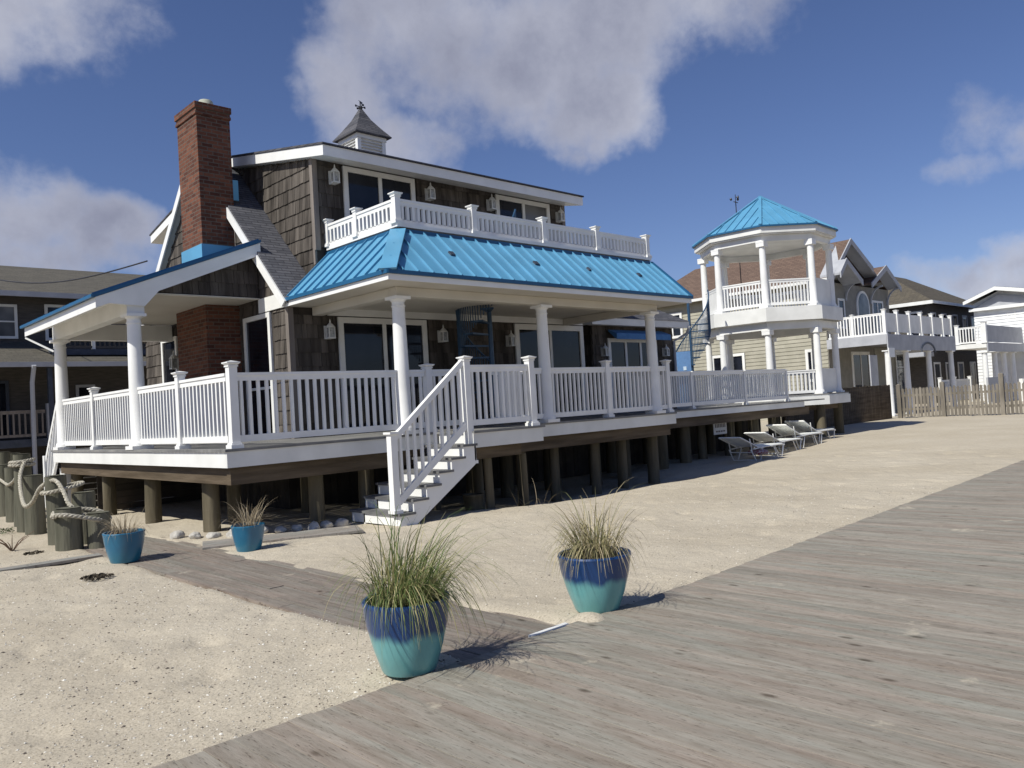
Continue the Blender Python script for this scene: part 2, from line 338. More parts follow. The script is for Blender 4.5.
def post(x, y, zb, zt, parent, w=.115, name='railing_post', flare=True):
    m = MB(); h = w/2
    m.box(x-h, x+h, y-h, y+h, zb, zt-.07)
    m.box(x-h-.012, x+h+.012, y-h-.012, y+h+.012, zt-.07, zt-.05)
    if flare:
        k = h+.035
        m.add([(x-h, y-h, zt-.05), (x+h, y-h, zt-.05), (x+h, y+h, zt-.05), (x-h, y+h, zt-.05), (x-k, y-k, zt-.02), (x+k, y-k, zt-.02), (x+k, y+k, zt-.02), (x-k, y+k, zt-.02)],
              [(0, 1, 5, 4), (1, 2, 6, 5), (2, 3, 7, 6), (3, 0, 4, 7), (3, 2, 1, 0), (4, 5, 6, 7)])
        m.box(x-k, x+k, y-k, y+k, zt-.02, zt-.005)
        m.add([(x-k+.01, y-k+.01, zt-.005), (x+k-.01, y-k+.01, zt-.005), (x+k-.01, y+k-.01, zt-.005), (x-k+.01, y+k-.01, zt-.005), (x, y, zt+.018)], [(0, 1, 4), (1, 2, 4), (2, 3, 4), (3, 0, 4), (3, 2, 1, 0)])
    k = h+.03
    m.box(x-k, x+k, y-k, y+k, zb+.001, zb+.05); k = h+.015; m.box(x-k, x+k, y-k, y+k, zb+.05, zb+.075)
    return m.build(name, 'white', parent)
def column(x, y, zb, zt, parent, r=.105, name='column', n=20, rt=None):
    rt = rt or r*.86; H = zt-zb
    m = MB(); m.box(x-r*1.35, x+r*1.35, y-r*1.35, y+r*1.35, zb+.001, zb+.06)
    m.lathe((x, y, zb), [(r*1.25, .06), (r*1.28, .09), (r*1.15, .12), (r, .15), (r, H*.35), (rt, H-.17), (rt*1.12, H-.165), (rt*1.12, H-.145), (rt, H-.14), (rt, H-.09), (rt*1.3, H-.055), (rt*1.3, H-.05)], n)
    m.box(x-r*1.25, x+r*1.25, y-r*1.25, y+r*1.25, zt-.05, zt-.001)
    return m.build(name, 'white', parent, smooth=True)

def shingles(m, org, u, n, rects, inside, exp=.255, holes=(), seed=1):
    """courses of individual shingles over rect (u0,u1,z0,z1) of a wall plane; org + u*s, outward normal n"""
    rr = random.Random(seed); u = Vector(u); n = Vector(n); org = Vector(org); Z = Vector((0, 0, 1))
    u0, u1, z0, z1 = rects; k = 0; z = z0
    while z < z1:
        s = u0 - rr.uniform(0, .15)
        while s < u1:
            w = rr.choice((.11, .14, .17, .2, .24)) * rr.uniform(.85, 1.15)
            a = max(s, u0); b = min(s+w, u1); zt = min(z+exp+.02, z1+.01)
            c = (a+b)/2; zb = z + rr.uniform(-.008, .006)
            ok = b-a > .02 and inside(c, (z+zt)/2)
            for (h0, h1, g0, g1) in holes:
                if a < h1 and b > h0 and zb < g1 and zt > g0:
                    # trim against the opening
                    if zt <= g0+.02 or zb >= g1-.02: pass
                    elif b > h0 and a < h0 and h0-a > .03: b = h0
                    elif a < h1 and b > h1 and b-h1 > .03: a = h1
                    elif zb < g0 < zt and g0-zb > .03: zt = g0
                    elif zb < g1 < zt and zt-g1 > .03: zb = g1
                    else: ok = False
            if ok:
                zt = clip_top(inside, a, b, zb, zt)
                if zt > zb+.03:
                    g = .004; tk = rr.uniform(.024, .034)
                    P = lambda s_, z_, o_: org+u*s_+Z*z_+n*o_
                    m.add([P(a+g, zb, .002), P(b-g, zb, .002), P(b-g, zb, tk), P(a+g, zb, tk), P(a+g, zt, .002), P(b-g, zt, .002), P(b-g, zt, .008), P(a+g, zt, .008)],
                          [(0, 1, 2, 3), (3, 2, 6, 7), (0, 3, 7, 4), (1, 5, 6, 2), (4, 7, 6, 5), (0, 4, 5, 1)])
            s += w
        z += exp; k += 1
def clip_top(inside, a, b, zb, zt):
    for i in range(8):
        if inside(a, zt) and inside(b, zt): return zt
        zt -= (zt-zb)/6
    return zt

def slab(m, pts, thick, down=True):
    """roof slab from the top polygon, thickened downwards"""
    m.prism(pts, (0, 0, -thick if down else thick))

# ---- decks -----------------------------------------------------------------
DZ = 1.25
deck = MB()
# boards along X on the front deck, individually
def boards(m, x0, x1, y0, y1, z, along='x', w=.14, th=.035):
    if along == 'x':
        y = y0
        while y < y1-.02: m.box(x0, x1, y+.003, min(y+w, y1)-.003, z-th, z); y += w
    else:
        x = x0
        while x < x1-.02: m.box(x+.003, min(x+w, x1)-.003, y0, y1, z-th, z); x += w
boards(deck, 4.56, 14.80, 10.30, 13.0, DZ); boards(deck, 4.56, 7.05, 13.0, 18.66, DZ, 'y')
boards(deck, 14.80, 24.2, 11.36, 16.2, DZ+.0); boards(deck, 8.07, 9.64, 9.34, 10.295, DZ)
dk = deck.build('deck', 'deck', house)
def fascia(p0, p1, n, z0=1.0, z1=DZ-.037, t=.03):
    m = MB(); n = Vector(n); a = Vector((*p0, 0)); b = Vector((*p1, 0)); c = (a+b)/2+Vector((0, 0, (z0+z1)/2))
    m.obox(c, (b-a)/2, n*t/2, Vector((0, 0, (z1-z0)/2))); return m.build('fascia_board', 'white_old', house)
fascia((4.59, 10.34), (14.78, 10.34), (0, 1, 0)); fascia((4.605, 10.357), (4.605, 18.62), (1, 0, 0))
fascia((8.07, 9.38), (9.60, 9.38), (0, 1, 0), .99); fascia((9.60, 9.397), (9.60, 10.324), (1, 0, 0), .99)
fascia((14.80, 11.40), (22.9, 11.40), (0, 1, 0), 1.06); fascia((14.765, 10.357), (14.765, 11.42), (1, 0, 0))
fascia((4.59, 18.635), (7.0, 18.635), (0, 1, 0))
bm_ = MB()
bm_.box(4.68, 14.7, 10.44, 10.56, .76, 1.0); bm_.box(4.70, 4.82, 10.57, 18.55, .76, 1.0); bm_.box(14.9, 23.4, 11.50, 11.62, .82, 1.05)
bm_.box(8.1, 9.2, 9.5, 9.6, .80, .985); bm_.box(14.6, 14.75, 10.6, 11.45, .76, 1.0)
for x in [5.6+1.3*i for i in range(14)]: bm_.box(x, x+.08, 10.6 if x < 14.6 else 11.65, 16, .9, 1.15)
for y in (12.3, 13.9, 15.5, 17.1): bm_.box(4.85, 7.0, y, y+.1, .9, 1.15)
bm_.build('floor_beam', 'beam', house)
def pile(x, y, zt, parent, r=.115, zb=-.7, name='pile'):
    m = MB(); j = random.uniform(-.02, .02)
    m.tube([(x+j, y, zb), (x+j*.5, y, zt*.5), (x, y, zt)], [r*1.05, r, r*.97], 14); return m.build(name, 'pile', parent, smooth=True)
PX = [5.0, 6.15, 7.1, 8.35, 9.35, 10.3, 11.35, 12.5, 13.55, 14.5]
pile(4.98, 11.82, .76, house, .125); pile(4.93, 14.03, .76, house, .13); pile(4.93, 16.3, .76, house); pile(4.93, 18.3, .76, house)
for i, x in enumerate(PX[1:]): pile(x, 10.72+random.uniform(-.1, .25), .9, house, random.choice((.10, .115, .13)))
for i in range(8): pile(5.6+1.2*i, 12.2+random.uniform(-.3, .3), .95, house, random.choice((.11, .14)))
for i in range(7): pile(15.1+1.15*i, 11.9+random.uniform(-.1, .3), 1.0, house, random.choice((.12, .15)))
for i in range(5): pile(15.6+1.5*i, 12.9, 1.0, house, .13)
pile(8.55, 9.62, .8, house, .07); pile(9.32, 9.60, .8, house, .06)
sk = MB()   # dark boarding added under the rooms so the crawl space stays in shade
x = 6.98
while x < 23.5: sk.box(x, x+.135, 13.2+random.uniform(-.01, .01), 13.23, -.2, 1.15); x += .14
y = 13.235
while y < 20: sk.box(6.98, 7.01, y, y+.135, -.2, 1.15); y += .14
sk.build('crawl_shade_boarding', 'undersk', house)
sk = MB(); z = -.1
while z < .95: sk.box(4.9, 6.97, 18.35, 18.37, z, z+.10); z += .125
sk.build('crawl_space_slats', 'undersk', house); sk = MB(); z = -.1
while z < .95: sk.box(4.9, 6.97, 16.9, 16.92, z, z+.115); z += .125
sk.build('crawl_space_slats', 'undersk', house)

# ---- walls -------------------------------------------------------------------
w = MB()
Y2 = 20.03; HR = 14.88; RY = 16.5
w.prism([(HX, HY, DZ), (HX, Y2, DZ), (HX, Y2, 3.8), (HX, RY, 7.3), (HX, HY, 3.8)], (.18, 0, 0))
w.box(HX+.19, HR, HY, HY+.18, DZ, 3.9)
w.prism([(HR-.18, HY+.19, DZ), (HR-.18, Y2, DZ), (HR-.18, Y2, 3.8), (HR-.18, RY, 7.3), (HR-.18, HY+.19, 3.8)], (.18, 0, 0))
w.box(HX+.19, HR-.19, Y2-.18, Y2, DZ, 3.8)
# dormer storey
DX0, DX1 = 7.66, 14.42
w.box(DX0, DX1, HY+.003, HY+.18, 3.95, 6.36)
w.prism([(DX0, HY+.19, 3.9), (DX0, Y2-.2, 3.9), (DX0, Y2-.2, 6.36), (DX0, RY, 7.02), (DX0, HY+.19, 6.36)], (.18, 0, 0))
w.prism([(DX1-.18, HY+.19, 3.9), (DX1-.18, Y2-.2, 3.9), (DX1-.18, Y2-.2, 6.36), (DX1-.18, RY, 7.02), (DX1-.18, HY+.19, 6.36)], (.18, 0, 0))
w.box(DX0+.19, DX1-.19, Y2-.2, Y2-.02, 3.9, 6.36)
wall = w.build('wall', 'wallback', house)
sh = MB()
gable = lambda y, z: z < 3.80+min(y-HY, Y2-y)*.995-.02
shingles(sh, (HX, 0, 0), (0, 1, 0), (-1, 0, 0), (HY+.05, Y2-.03, DZ, 7.2), gable, holes=[(13.55, 14.76, 1.2, 3.6), (18.0, 18.98, 1.2, 3.62), (14.9, 15.87, 1.2, 7.3), (12.9, 14.02, 3.6, 3.87)], seed=3)
shingles(sh, (0, HY, 0), (1, 0, 0), (0, -1, 0), (HX+.03, HR-.03, DZ, 3.45), lambda x, z: True, holes=[(7.95, 10.12, 1.2, 3.5), (12.5, 14.9, 1.2, 3.5)], seed=4)
dorm = lambda y, z: z < 6.38+min(y-HY, Y2-y)*.19
dormb = lambda y, z: dorm(y, z) and z > 3.86+min(y-HY, Y2-y)*.995-.12
shingles(sh, (DX0, 0, 0), (0, 1, 0), (-1, 0, 0), (HY+.05, Y2-.2, 4.2, 7.15), dormb, seed=5)
shingles(sh, (0, HY, 0), (1, 0, 0), (0, -1, 0), (DX0+.03, DX1-.03, 4.72, 6.34), lambda x, z: True, holes=[(8.2, 10.02, 4.6, 6.34), (12.12, 13.99, 4.6, 6.34)], seed=6)
# porch gable triangle
PG = 14.03
shingles(sh, (0, PG, 0), (1, 0, 0), (0, -1, 0), (4.75, HX-.04, 3.90, 4.9), lambda x, z: z < 3.72+(x-4.1)*.40-.08, exp=.24, seed=8)
sh.build('cedar_shingles', 'shingle', wall)
t = MB(); t.prism([(4.7, PG+.003, 3.88), (HX-.003, PG+.003, 3.88), (HX-.003, PG+.003, 4.82), (4.7, PG+.003, 3.9)], (0, .08, 0)); t.build('porch_gable', 'wallback', house)
def cbp(*boxes):
    m = MB()
    for b_ in boxes: m.box(*b_)
    m.build('corner_board', 'corner', wall)
cbp((HX-.045, HX+.06, HY-.045, HY-.004, DZ, 3.68), (HX-.045, HX-.004, HY-.003, HY+.06, DZ, 3.58))
cbp((DX0-.045, DX0+.06, HY-.045, HY-.004, 4.66, 6.36), (DX0-.045, DX0-.004, HY-.003, HY+.06, 4.4, 6.36))
cbp((DX1-.06, DX1+.04, HY-.045, HY-.004, 4.66, 6.36))
pass
for b_ in ((HX-.05, HX-.003, HY+.0, 14.02, 3.6, 3.86), (7.8, 14.85, HY-.05, HY-.003, 3.46, 3.70), (4.84, HX-.05, PG-.03, PG-.004, 3.855, 3.885)):
    tr = MB(); tr.box(*b_); tr.build('trim_board', 'white_old', wall)

# ---- roofs -------------------------------------------------------------------
roofs = []
for xa, xb in ((6.90, DX0+.02), (DX1-.02, 14.95)):
    r = MB()
    for s in (1, -1):
        ye = RY - s*3.72; 
        r.prism([(xa, ye, 3.70), (xb, ye, 3.70), (xb, RY-s*.0, 7.42), (xa, RY-s*.0, 7.42)], (0, 0, -.07))
    roofs.append(r.build('roof', 'asph_x', house))
roof = roofs[0]
rk = MB()
for xa in (6.865,):
    for s in (1, -1):
        P = [(xa, RY-s*3.70, 3.67), (xa, RY, 7.37), (xa, RY, 7.16), (xa, RY-s*3.58, 3.58)]
        rk = MB(); rk.prism(P, (.03, 0, 0)); rk.build('rake_board', 'white', roof)
so = MB()
for s in (1, -1): so.prism([(6.9, RY-s*3.55, 3.70), (6.9, RY, 7.25), (7.03, RY, 7.25), (7.03, RY-s*3.55, 3.70)], (0, 0, -.04))
so.build('rake_soffit', 'beige', roof)
# dormer roof
d = MB(); df = MB()
ex0, ex1, ey = 7.50, 14.44, 12.32
sl = (7.28-6.45)/(RY-ey)
for s in (1, -1):
    ye = RY - s*(RY-ey)
    d.prism([(ex0-.02, ye-s*.03, 6.45), (ex1+.02, ye-s*.03, 6.45), (ex1+.02, RY, 7.29), (ex0-.02, RY, 7.29)], (0, 0, -.035))
    df.prism([(ex0, ye, 6.415), (ex1, ye, 6.415), (ex1, RY, 7.245), (ex0, RY, 7.245)], (0, 0, -.19))
dr = d.build('upper_roof', 'asph_xs', house); df.build('eave_fascia', 'white', dr)
# porch side roof (shed, blue metal)
p = MB(); p.prism([(4.06, 13.78, 3.775), (6.98, 13.78, 4.945), (6.98, 18.37, 4.945), (4.06, 18.37, 3.775)], (0, 0, -.05))
for y in [13.86+.41*i for i in range(12)]: p.bar((4.07, y, 3.79), (6.97, y, 4.955), .025, .04)
ps = p.build('side_porch_roof', 'blue_edge', house)
pf = MB(); pf.prism([(4.10, 13.80, 3.735), (6.97, 13.80, 4.885), (6.97, 18.33, 4.885), (4.10, 18.33, 3.735)], (0, 0, -.17))
pf.prism([(4.3, 13.80, 3.645), (6.97, 13.80, 4.713), (6.97, 13.80, 4.66), (5.1, 13.80, 3.89), (4.86, 13.80, 3.62)], (0, .03, 0))
pf.build('porch_fascia', 'white', ps)
g = MB(); g.bar((4.055, 13.77, 3.755), (4.055, 18.38, 3.755), .05, .05); g.build('gutter', 'blue_edge', ps)
for y in (13.65, 13.72): pass
c = MB(); c.box(4.80, HX-.05, 13.95, 18.3, 3.86, 3.875); c.build('porch_ceiling', 'beige', house)
b = MB(); b.box(4.62, 4.82, 13.84, 18.42, 3.50, 3.84); b.box(4.82, HX-.05, 18.22, 18.42, 3.5, 3.84); b.box(4.58, 4.86, 13.832, 13.838, 3.48, 3.86)
b.build('porch_beam', 'white_old', house, bevel=.006)
column(4.72, 13.95, DZ, 3.50, house, .125); column(4.72, 18.3, DZ, 3.50, house, .125)

# front porch roof: blue standing seam skirt round the balcony
MX0, MX1, MY = 6.93, 14.83, 9.76; TX0, TX1, TY = 7.86, 14.78, 10.72; MZ, TZ = 3.72, 4.60
s_ = MB()
s_.prism([(MX0, MY, MZ), (MX1, MY, MZ), (TX1, TY, TZ), (TX0, TY, TZ)], (0, .04, -.03))
s_.prism([(MX0, MY, MZ), (TX0, TY, TZ), (TX0, HY-.03, TZ), (MX0, HY-.03, MZ)], (.04, 0, -.03))
s_.prism([(MX1, MY+.02, MZ), (TX1, TY, TZ), (TX1, HY, TZ), (MX1, HY, MZ)], (-.04, 0, 0))
n = 27
for i in range(n):
    x = MX0+.28+(MX1-MX0-.4)*i/(n-1)*1.0
    k = 1.0
    if x < TX0: k = (x-MX0)/(TX0-MX0)
    a = Vector((x, MY, MZ+.012)); e = Vector((x, MY+(TY-MY)*k, MZ+.012+(TZ-MZ)*k)); s_.bar(a, e, .018, .05)
for i in range(10):
    y = MY+.28+(HY-MY-.4)*i/9; k = min(1, (y-MY)/(TY-MY))
    s_.bar((MX0, y, MZ+.012), (MX0+(TX0-MX0)*k, y, MZ+.012+(TZ-MZ)*k), .018, .05)
s_.bar((MX0, MY, MZ+.015), (TX0, TY, TZ+.015), .26, .03); 
mr = s_.build('metal_roof', 'blue', house)
e = MB(); e.bar((MX0-.02, MY-.02, MZ-.02), (MX1+.02, MY-.02, MZ-.02), .03, .06); e.bar((MX0-.02, MY-.02, MZ-.02), (MX0-.02, HY, MZ-.02), .03, .06)
e.bar((TX0, TY-.01, TZ+.0), (TX1, TY-.01, TZ+.0), .03, .07); e.bar((MX1+.01, MY-.02, MZ+.0), (TX1+.02, TY, TZ+.02), .06, .05)
e.bar((TX0-.01, TY, TZ), (TX0-.01, HY, TZ), .03, .07); e.bar((MX0+.15, MY-.0, MZ+.03), (TX0+.13, TY-.01, TZ+.03), .035, .035)
e.build('metal_edge', 'blue_edge', mr)
for x in (8.6, 10.6, 12.1, 13.7):
    v = MB(); v.obox((x, MY+.50, MZ+.475), (.05, 0, 0), (0, .035, .033), (0, -.012, .013)); v.build('roof_vent', 'darktrim', mr)
f = MB(); f.box(MX0+.03, MX1-.02, MY+.03, HY-.01, MZ-.13, MZ-.05)
sf = f.build('porch_soffit', 'beige', house)
f = MB(); f.box(MX0+.002, MX0+.028, MY+.03, HY-.01, MZ-.14, MZ-.052); f.box(MX0+.002, MX1, MY+.002, MY+.028, MZ-.14, MZ-.052); f.build('soffit_edge', 'white', sf)
b = MB(); b.box(7.46, 14.34, 10.32, 10.52, 3.44, MZ-.132); b.box(7.46, 7.66, 10.522, HY-.06, 3.44, MZ-.132); b.box(14.14, 14.34, 10.522, HY-.06, 3.44, MZ-.132)
b.build('porch_beam', 'beige', house, bevel=.006)
for x in (7.56, 10.83, 14.18): column(x, 10.42, DZ, 3.44, house, .118)

# ---- balcony -----------------------------------------------------------------
BZ = 4.66
b = MB(); b.box(TX0+.02, TX1-.02, TY+.02, HY-.05, 4.50, BZ); b.build('balcony_floor', 'deck', house)
b = MB(); b.box(TX0-.03, TX1-.02, TY-.03, TY+.05, BZ+.002, BZ+.06); b.box(TX0-.03, TX0+.06, TY+.052, HY-.05, BZ+.002, BZ+.06); b.box(TX1-.05, TX1-.02, TY+.052, HY-.05, BZ+.002, BZ+.06)
b.build('balcony_kerb', 'white', house)
bz0, bz1 = BZ-.03, 5.14
bp = [7.88, 9.56, 11.37, 12.97, 14.70]
for i, x in enumerate(bp): post(x, 10.77, BZ+.06, 5.24, house, .11)
for a, c in zip(bp, bp[1:]): railing((a+.06, 10.77), (c-.06, 10.77), bz0, bz1, house, .115, .05)
post(7.88, 11.95, BZ+.06, 5.24, house, .10); post(7.88, 12.91, BZ+.06, 5.24, house, .10)
railing((7.88, 10.83), (7.88, 11.90), bz0, bz1, house, .115, .05); railing((7.88, 12.0), (7.88, 12.86), bz0, bz1, house, .115, .05)
railing((14.70, 10.86), (14.70, 12.9), bz0, bz1, house, .115, .05)

# ---- railings on the deck ------------------------------------------------------
RT = 2.27; PT = 2.40
post(4.76, 10.44, DZ, 2.42, house); post(4.72, 12.12, DZ, PT, house); post(4.72, 16.22, DZ, PT, house)
railing((4.72, 10.5), (4.72, 12.06), DZ, RT, house); railing((4.72, 12.18), (4.72, 13.83), DZ, RT, house)
railing((4.72, 14.07), (4.72, 16.16), DZ, RT, house); railing((4.72, 16.28), (4.72, 18.18), DZ, RT, house)
railing((4.84, 18.5), (6.9, 18.5), DZ, RT, house)
railing((4.82, 10.44), (7.44, 10.42), DZ, RT, house); railing((7.68, 10.42), (7.99, 10.42), DZ, RT, house)
post(8.06, 10.42, DZ, 2.36, house); railing((8.12, 10.42), (8.80, 10.42), DZ, RT, house)
post(8.04, 9.44, .75, PT, house); post(9.44, 9.44, DZ, PT, house)
railing((8.10, 9.44), (9.38, 9.44), DZ, RT, house); railing((9.44, 9.50), (9.44, 10.36), DZ, RT, house, .13)
railing((9.52, 10.42), (10.71, 10.42), DZ, RT, house); post(12.6, 10.42, DZ, PT, house); post(14.66, 10.42, DZ, PT, house)
railing((10.95, 10.42), (12.54, 10.42), DZ, RT, house); railing((12.66, 10.42), (14.06, 10.42), DZ, RT, house); railing((14.30, 10.42), (14.60, 10.42), DZ, RT, house)
railing((14.72, 10.46), (14.76, 11.45), DZ, 2.2, house)
for x in (17.2, 19.75, 22.1): post(x, 11.5, DZ, 2.23, house, .07, flare=False)
for a, c in ((14.85, 17.15), (17.25, 19.7), (19.8, 22.05)): railing((a, 11.5), (c, 11.5), DZ, 2.2, house, .105, .025)
ac = MB(); ac.box(14.9, 22.1, 11.60, 11.606, 1.33, 2.16); ac.build('wind_screen', 'acrylic', house)

# ---- steps ---------------------------------------------------------------------
N_ = 7; rise = .1765; go = .246; sx = 6.62
def side(y, nm='stringer'):
    m = MB(); m.prism([(sx, y, -.08), (7.08, y, -.08), (8.05, y, .40), (8.05, y, .18-.037+.0), (7.2, y, -.08)][:3]+[(8.05, y, rise*6-.04)] + [(sx+go*5, y, rise*6-.04)], (0, .035, 0)) if False else None
    for i in range(N_-1):
        x0 = sx+go*i; x1 = x0+go; lo = lambda x_: max(-.08, (x_-6.92)*.645)
        m.prism([(x0, y, lo(x0)), (x1, y, lo(x1)), (x1, y, rise*(i+1)-.037), (x0, y, rise*(i+1)-.037)], (0, .035, 0))
    x0 = sx+go*6; m.prism([(x0, y, lo(x0)), (8.06, y, lo(8.06)), (8.06, y, rise*6+.13), (x0, y, rise*6-.037)], (0, .035, 0)) if False else m.prism([(x0-.002, y, lo(x0)), (8.065, y, lo(8.065)), (8.065, y, rise*6-.037), (x0-.002, y, rise*6-.037)], (0, .0349, 0))
    return m
stairs = side(9.355).build('staircase', 'white', house); side(10.25).build('stringer', 'white_old', stairs)
for i in range(N_-1):
    x0 = sx+go*i; yr = 10.62 if i < 3 else 10.31
    m = MB(); m.box(x0-.03, x0+go+.012, 9.325, yr, rise*(i+1)-.035, rise*(i+1)); m.build('tread', 'tread', stairs)
    m = MB(); m.box(x0, x0+.02, 9.391, yr-.02, max(-.08, rise*i+.001), rise*(i+1)-.037); m.build('riser', 'white', stairs)
m = MB(); m.box(sx+go*6+.005, sx+go*6+.025, 9.391, 10.25, rise*6+.001, DZ-.04); m.build('riser', 'white', stairs)
m = MB(); x, y = 6.49, 9.44
x = 6.61
m.box(x-.055, x+.055, y-.055, y+.055, rise+.002, 1.33); m.box(x-.085, x+.085, y-.085, y+.085, 1.30, 1.33); m.box(x-.075, x+.075, y-.075, y+.075, rise+.003, rise+.05)
m.build('newel_post', 'white', stairs)
m = MB(); a = Vector((6.65, 9.44, 1.24)); b_ = Vector((8.0, 9.44, 2.33)); m.bar(a, b_, .07, .08)
a2 = Vector((6.67, 9.44, .33)); b2 = Vector((8.0, 9.44, 1.36)); m.bar(a2, b2, .05, .10)
for i in range(10):
    t_ = (i+.6)/10.4; lo_ = a2.lerp(b2, t_); hi = a.lerp(b_, t_); m.box(lo_.x-.02, lo_.x+.02, 9.42, 9.46, lo_.z, hi.z)
m.build('handrail', 'white', stairs)
# rear steps at the far left end of the side porch
m = MB()
for i in range(6): m.box(4.8, 5.8, 18.7+.18*i, 18.88+.18*i, 0, DZ-.2*(i+1))
m.build('rear_steps', 'white_old', house)
m = MB(); m.bar((4.72, 18.62, 2.25), (4.72, 19.7, 1.0), .06, .08); m.bar((4.72, 18.62, 1.35), (4.72, 19.7, .15), .05, .08); m.box(4.66, 4.78, 19.65, 19.77, -.1, 1.12)
for i in range(8): y = 18.7+.125*i; z = -1.25/1.08*(y-18.62); m.box(4.70, 4.74, y-.02, y+.02, 1.3+z, 2.22+z)
m.build('rear_handrail', 'white', house)

# ---- chimney -------------------------------------------------------------------
m = MB(); m.box(6.36, 7.025, 14.92, 15.85, 4.4, 7.52); m.box(6.335, 7.045, 14.895, 15.875, 7.52, 7.58); m.box(6.35, 7.035, 14.91, 15.86, 7.58, 7.64); m.box(6.325, 7.055, 14.885, 15.885, 7.64, 7.76)
m.box(6.34, 7.022, 14.88, 16.3, DZ, 3.855)
ch = m.build('chimney', 'brick', house, bevel=.004)
m = MB(); m.box(6.42, 6.98, 15.0, 15.8, 7.76, 7.79); m.lathe((6.66, 15.15, 7.78), [(.15, 0), (.14, .09), (.12, .12), (.09, .12), (.09, .04)], 16); m.build('flue_pot', 'clay', ch, smooth=True)
m = MB(); m.box(6.335, 7.02, 14.895, 15.875, 4.56, 5.02); m.build('flashing', 'blue', ch); m = MB(); m.box(7.03, 7.14, 14.93, 14.97, 5.95, 6.35); m.build('flashing', 'blue', ch)
m = MB(); m.box(7.0, 7.026, 14.885, 14.917, 4.9, 5.55); m.build('corner_trim', 'corner', ch)

# ---- cupola --------------------------------------------------------------------
CX, CY = 11.30, 16.70; h = .41
cu = MB(); 
for sx_ in (-1, 1):
    for sy_ in (-1, 1): cu.box(CX+sx_*h-.05*(sx_+1), CX+sx_*h+.05*(1-sx_), CY+sy_*h-.05*(sy_+1), CY+sy_*h+.05*(1-sy_), 7.1, 8.34)
cu.box(CX-h-.02, CX+h+.02, CY-h-.02, CY+h+.02, 8.33, 8.45)
cu.box(CX-h+.06, CX+h-.06, CY-h+.06, CY+h-.06, 7.0, 8.33)
z = 7.3
while z < 8.3:
    for (a, bb) in (((CX-h+.1, CY-h+.02), (CX+h-.1, CY-h+.02)), ((CX-h+.1, CY+h-.02), (CX+h-.1, CY+h-.02))): cu.obox(((a[0]+bb[0])/2, a[1], z), ((bb[0]-a[0])/2, 0, 0), (0, .022 if a[1] < CY else -.022, .02), (0, -.003, .004))
    for xx in (CX-h+.02, CX+h-.02): cu.obox((xx, CY, z), (0, h-.1, 0), (.022 if xx < CX else -.022, 0, .02), (-.003, 0, .004))
    z += .075
cup = cu.build('cupola', 'white', house)
m = MB(); k = .53
prof = [(k, 8.45), (k*.66, 8.68), (k*.33, 8.93), (.03, 9.22)]
for (ra, za), (rb, zb_) in zip(prof, prof[1:]):
    for s in range(4):
        a0 = pi/4+s*pi/2; a1 = a0+pi/2; q = math.sqrt(2)
        m.quad((CX+ra*q*cos(a0), CY+ra*q*sin(a0), za), (CX+ra*q*cos(a1), CY+ra*q*sin(a1), za), (CX+rb*q*cos(a1), CY+rb*q*sin(a1), zb_), (CX+rb*q*cos(a0), CY+rb*q*sin(a0), zb_))
m.box(CX-k+.003, CX+k-.003, CY-k+.003, CY+k-.003, 8.43, 8.452)
m.build('cupola_roof', 'asph_xs', cup)
m = MB(); m.tube([(CX, CY, 9.18), (CX, CY, 9.42)], .015, 8); m.lathe((CX, CY, 9.2), [(.03, 0), (.06, .04), (.03, .08)], 10)
m.tube([(CX-.13, CY, 9.28), (CX+.13, CY, 9.28)], .012, 6); m.tube([(CX, CY-.13, 9.28), (CX, CY+.13, 9.28)], .012, 6)
for dx, dy in ((-.13, 0), (.13, 0), (0, -.13), (0, .13)): m.box(CX+dx-.02, CX+dx+.02, CY+dy-.006, CY+dy+.006, 9.255, 9.305)
m.prism([(CX-.14, CY-.13, 9.37), (CX-.04, CY-.04, 9.39), (CX+.1, CY+.08, 9.37), (CX+.13, CY+.11, 9.45), (CX+.02, CY+.02, 9.42)], (.01, -.01, 0))
m.build('weathervane', 'iron', cup)

# ---- doors, windows, lanterns ----------------------------------------------------
def opening(axis, plane, a, b_, z0, z1, parent, out=-1, mull=1, name='sliding_door', fw=.09, rail=None, pane='glass', depth=.05, mat='white_old'):
    """frame + panes on a wall plane; axis 'x': runs along x on plane y; 'y': along y on plane x"""
    fr = MB()
    def bx(m, u0, u1, n0, n1, c0, c1):
        p0, p1 = sorted((plane+out*n0, plane+out*n1))
        if axis == 'x': m.box(u0, u1, p0, p1, c0, c1)
        else: m.box(p0, p1, u0, u1, c0, c1)
    bx(fr, a, a+fw, .002, depth, z0, z1); bx(fr, b_-fw, b_, .002, depth, z0, z1)
    bx(fr, a+fw, b_-fw, .002, depth, z1-fw, z1); bx(fr, a+fw, b_-fw, .002, depth, z0, z0+fw)
    W = (b_-a-2*fw); n = mull+1
    for i in range(1, n): c = a+fw+W*i/n; bx(fr, c-.04, c+.04, .003, depth-.008, z0+fw, z1-fw)
    if rail: bx(fr, a+fw, b_-fw, .003, depth-.012, rail-.025, rail+.025)
    o = fr.build(name, mat, parent, bevel=.004)
    for i in range(n):
        u0 = a+fw+W*i/n+(.04 if i else 0); u1 = a+fw+W*(i+1)/n-(.04 if i < n-1 else 0)
        g_ = MB(); bx(g_, u0, u1, .004, .016, z0+fw, z1-fw)
        g_.build('pane', pane if isinstance(pane, str) else pane[i], o)
    return o
opening('x', HY, 8.0, 10.06, DZ+.01, 3.44, house, mull=1, fw=.11)
opening('x', HY, 12.55, 14.86, DZ+.01, 3.44, house, mull=1, fw=.13)
opening('y', HX, 13.62, 14.70, DZ+.01, 3.58, house, mull=0, rail=2.2, name='window', fw=.09)
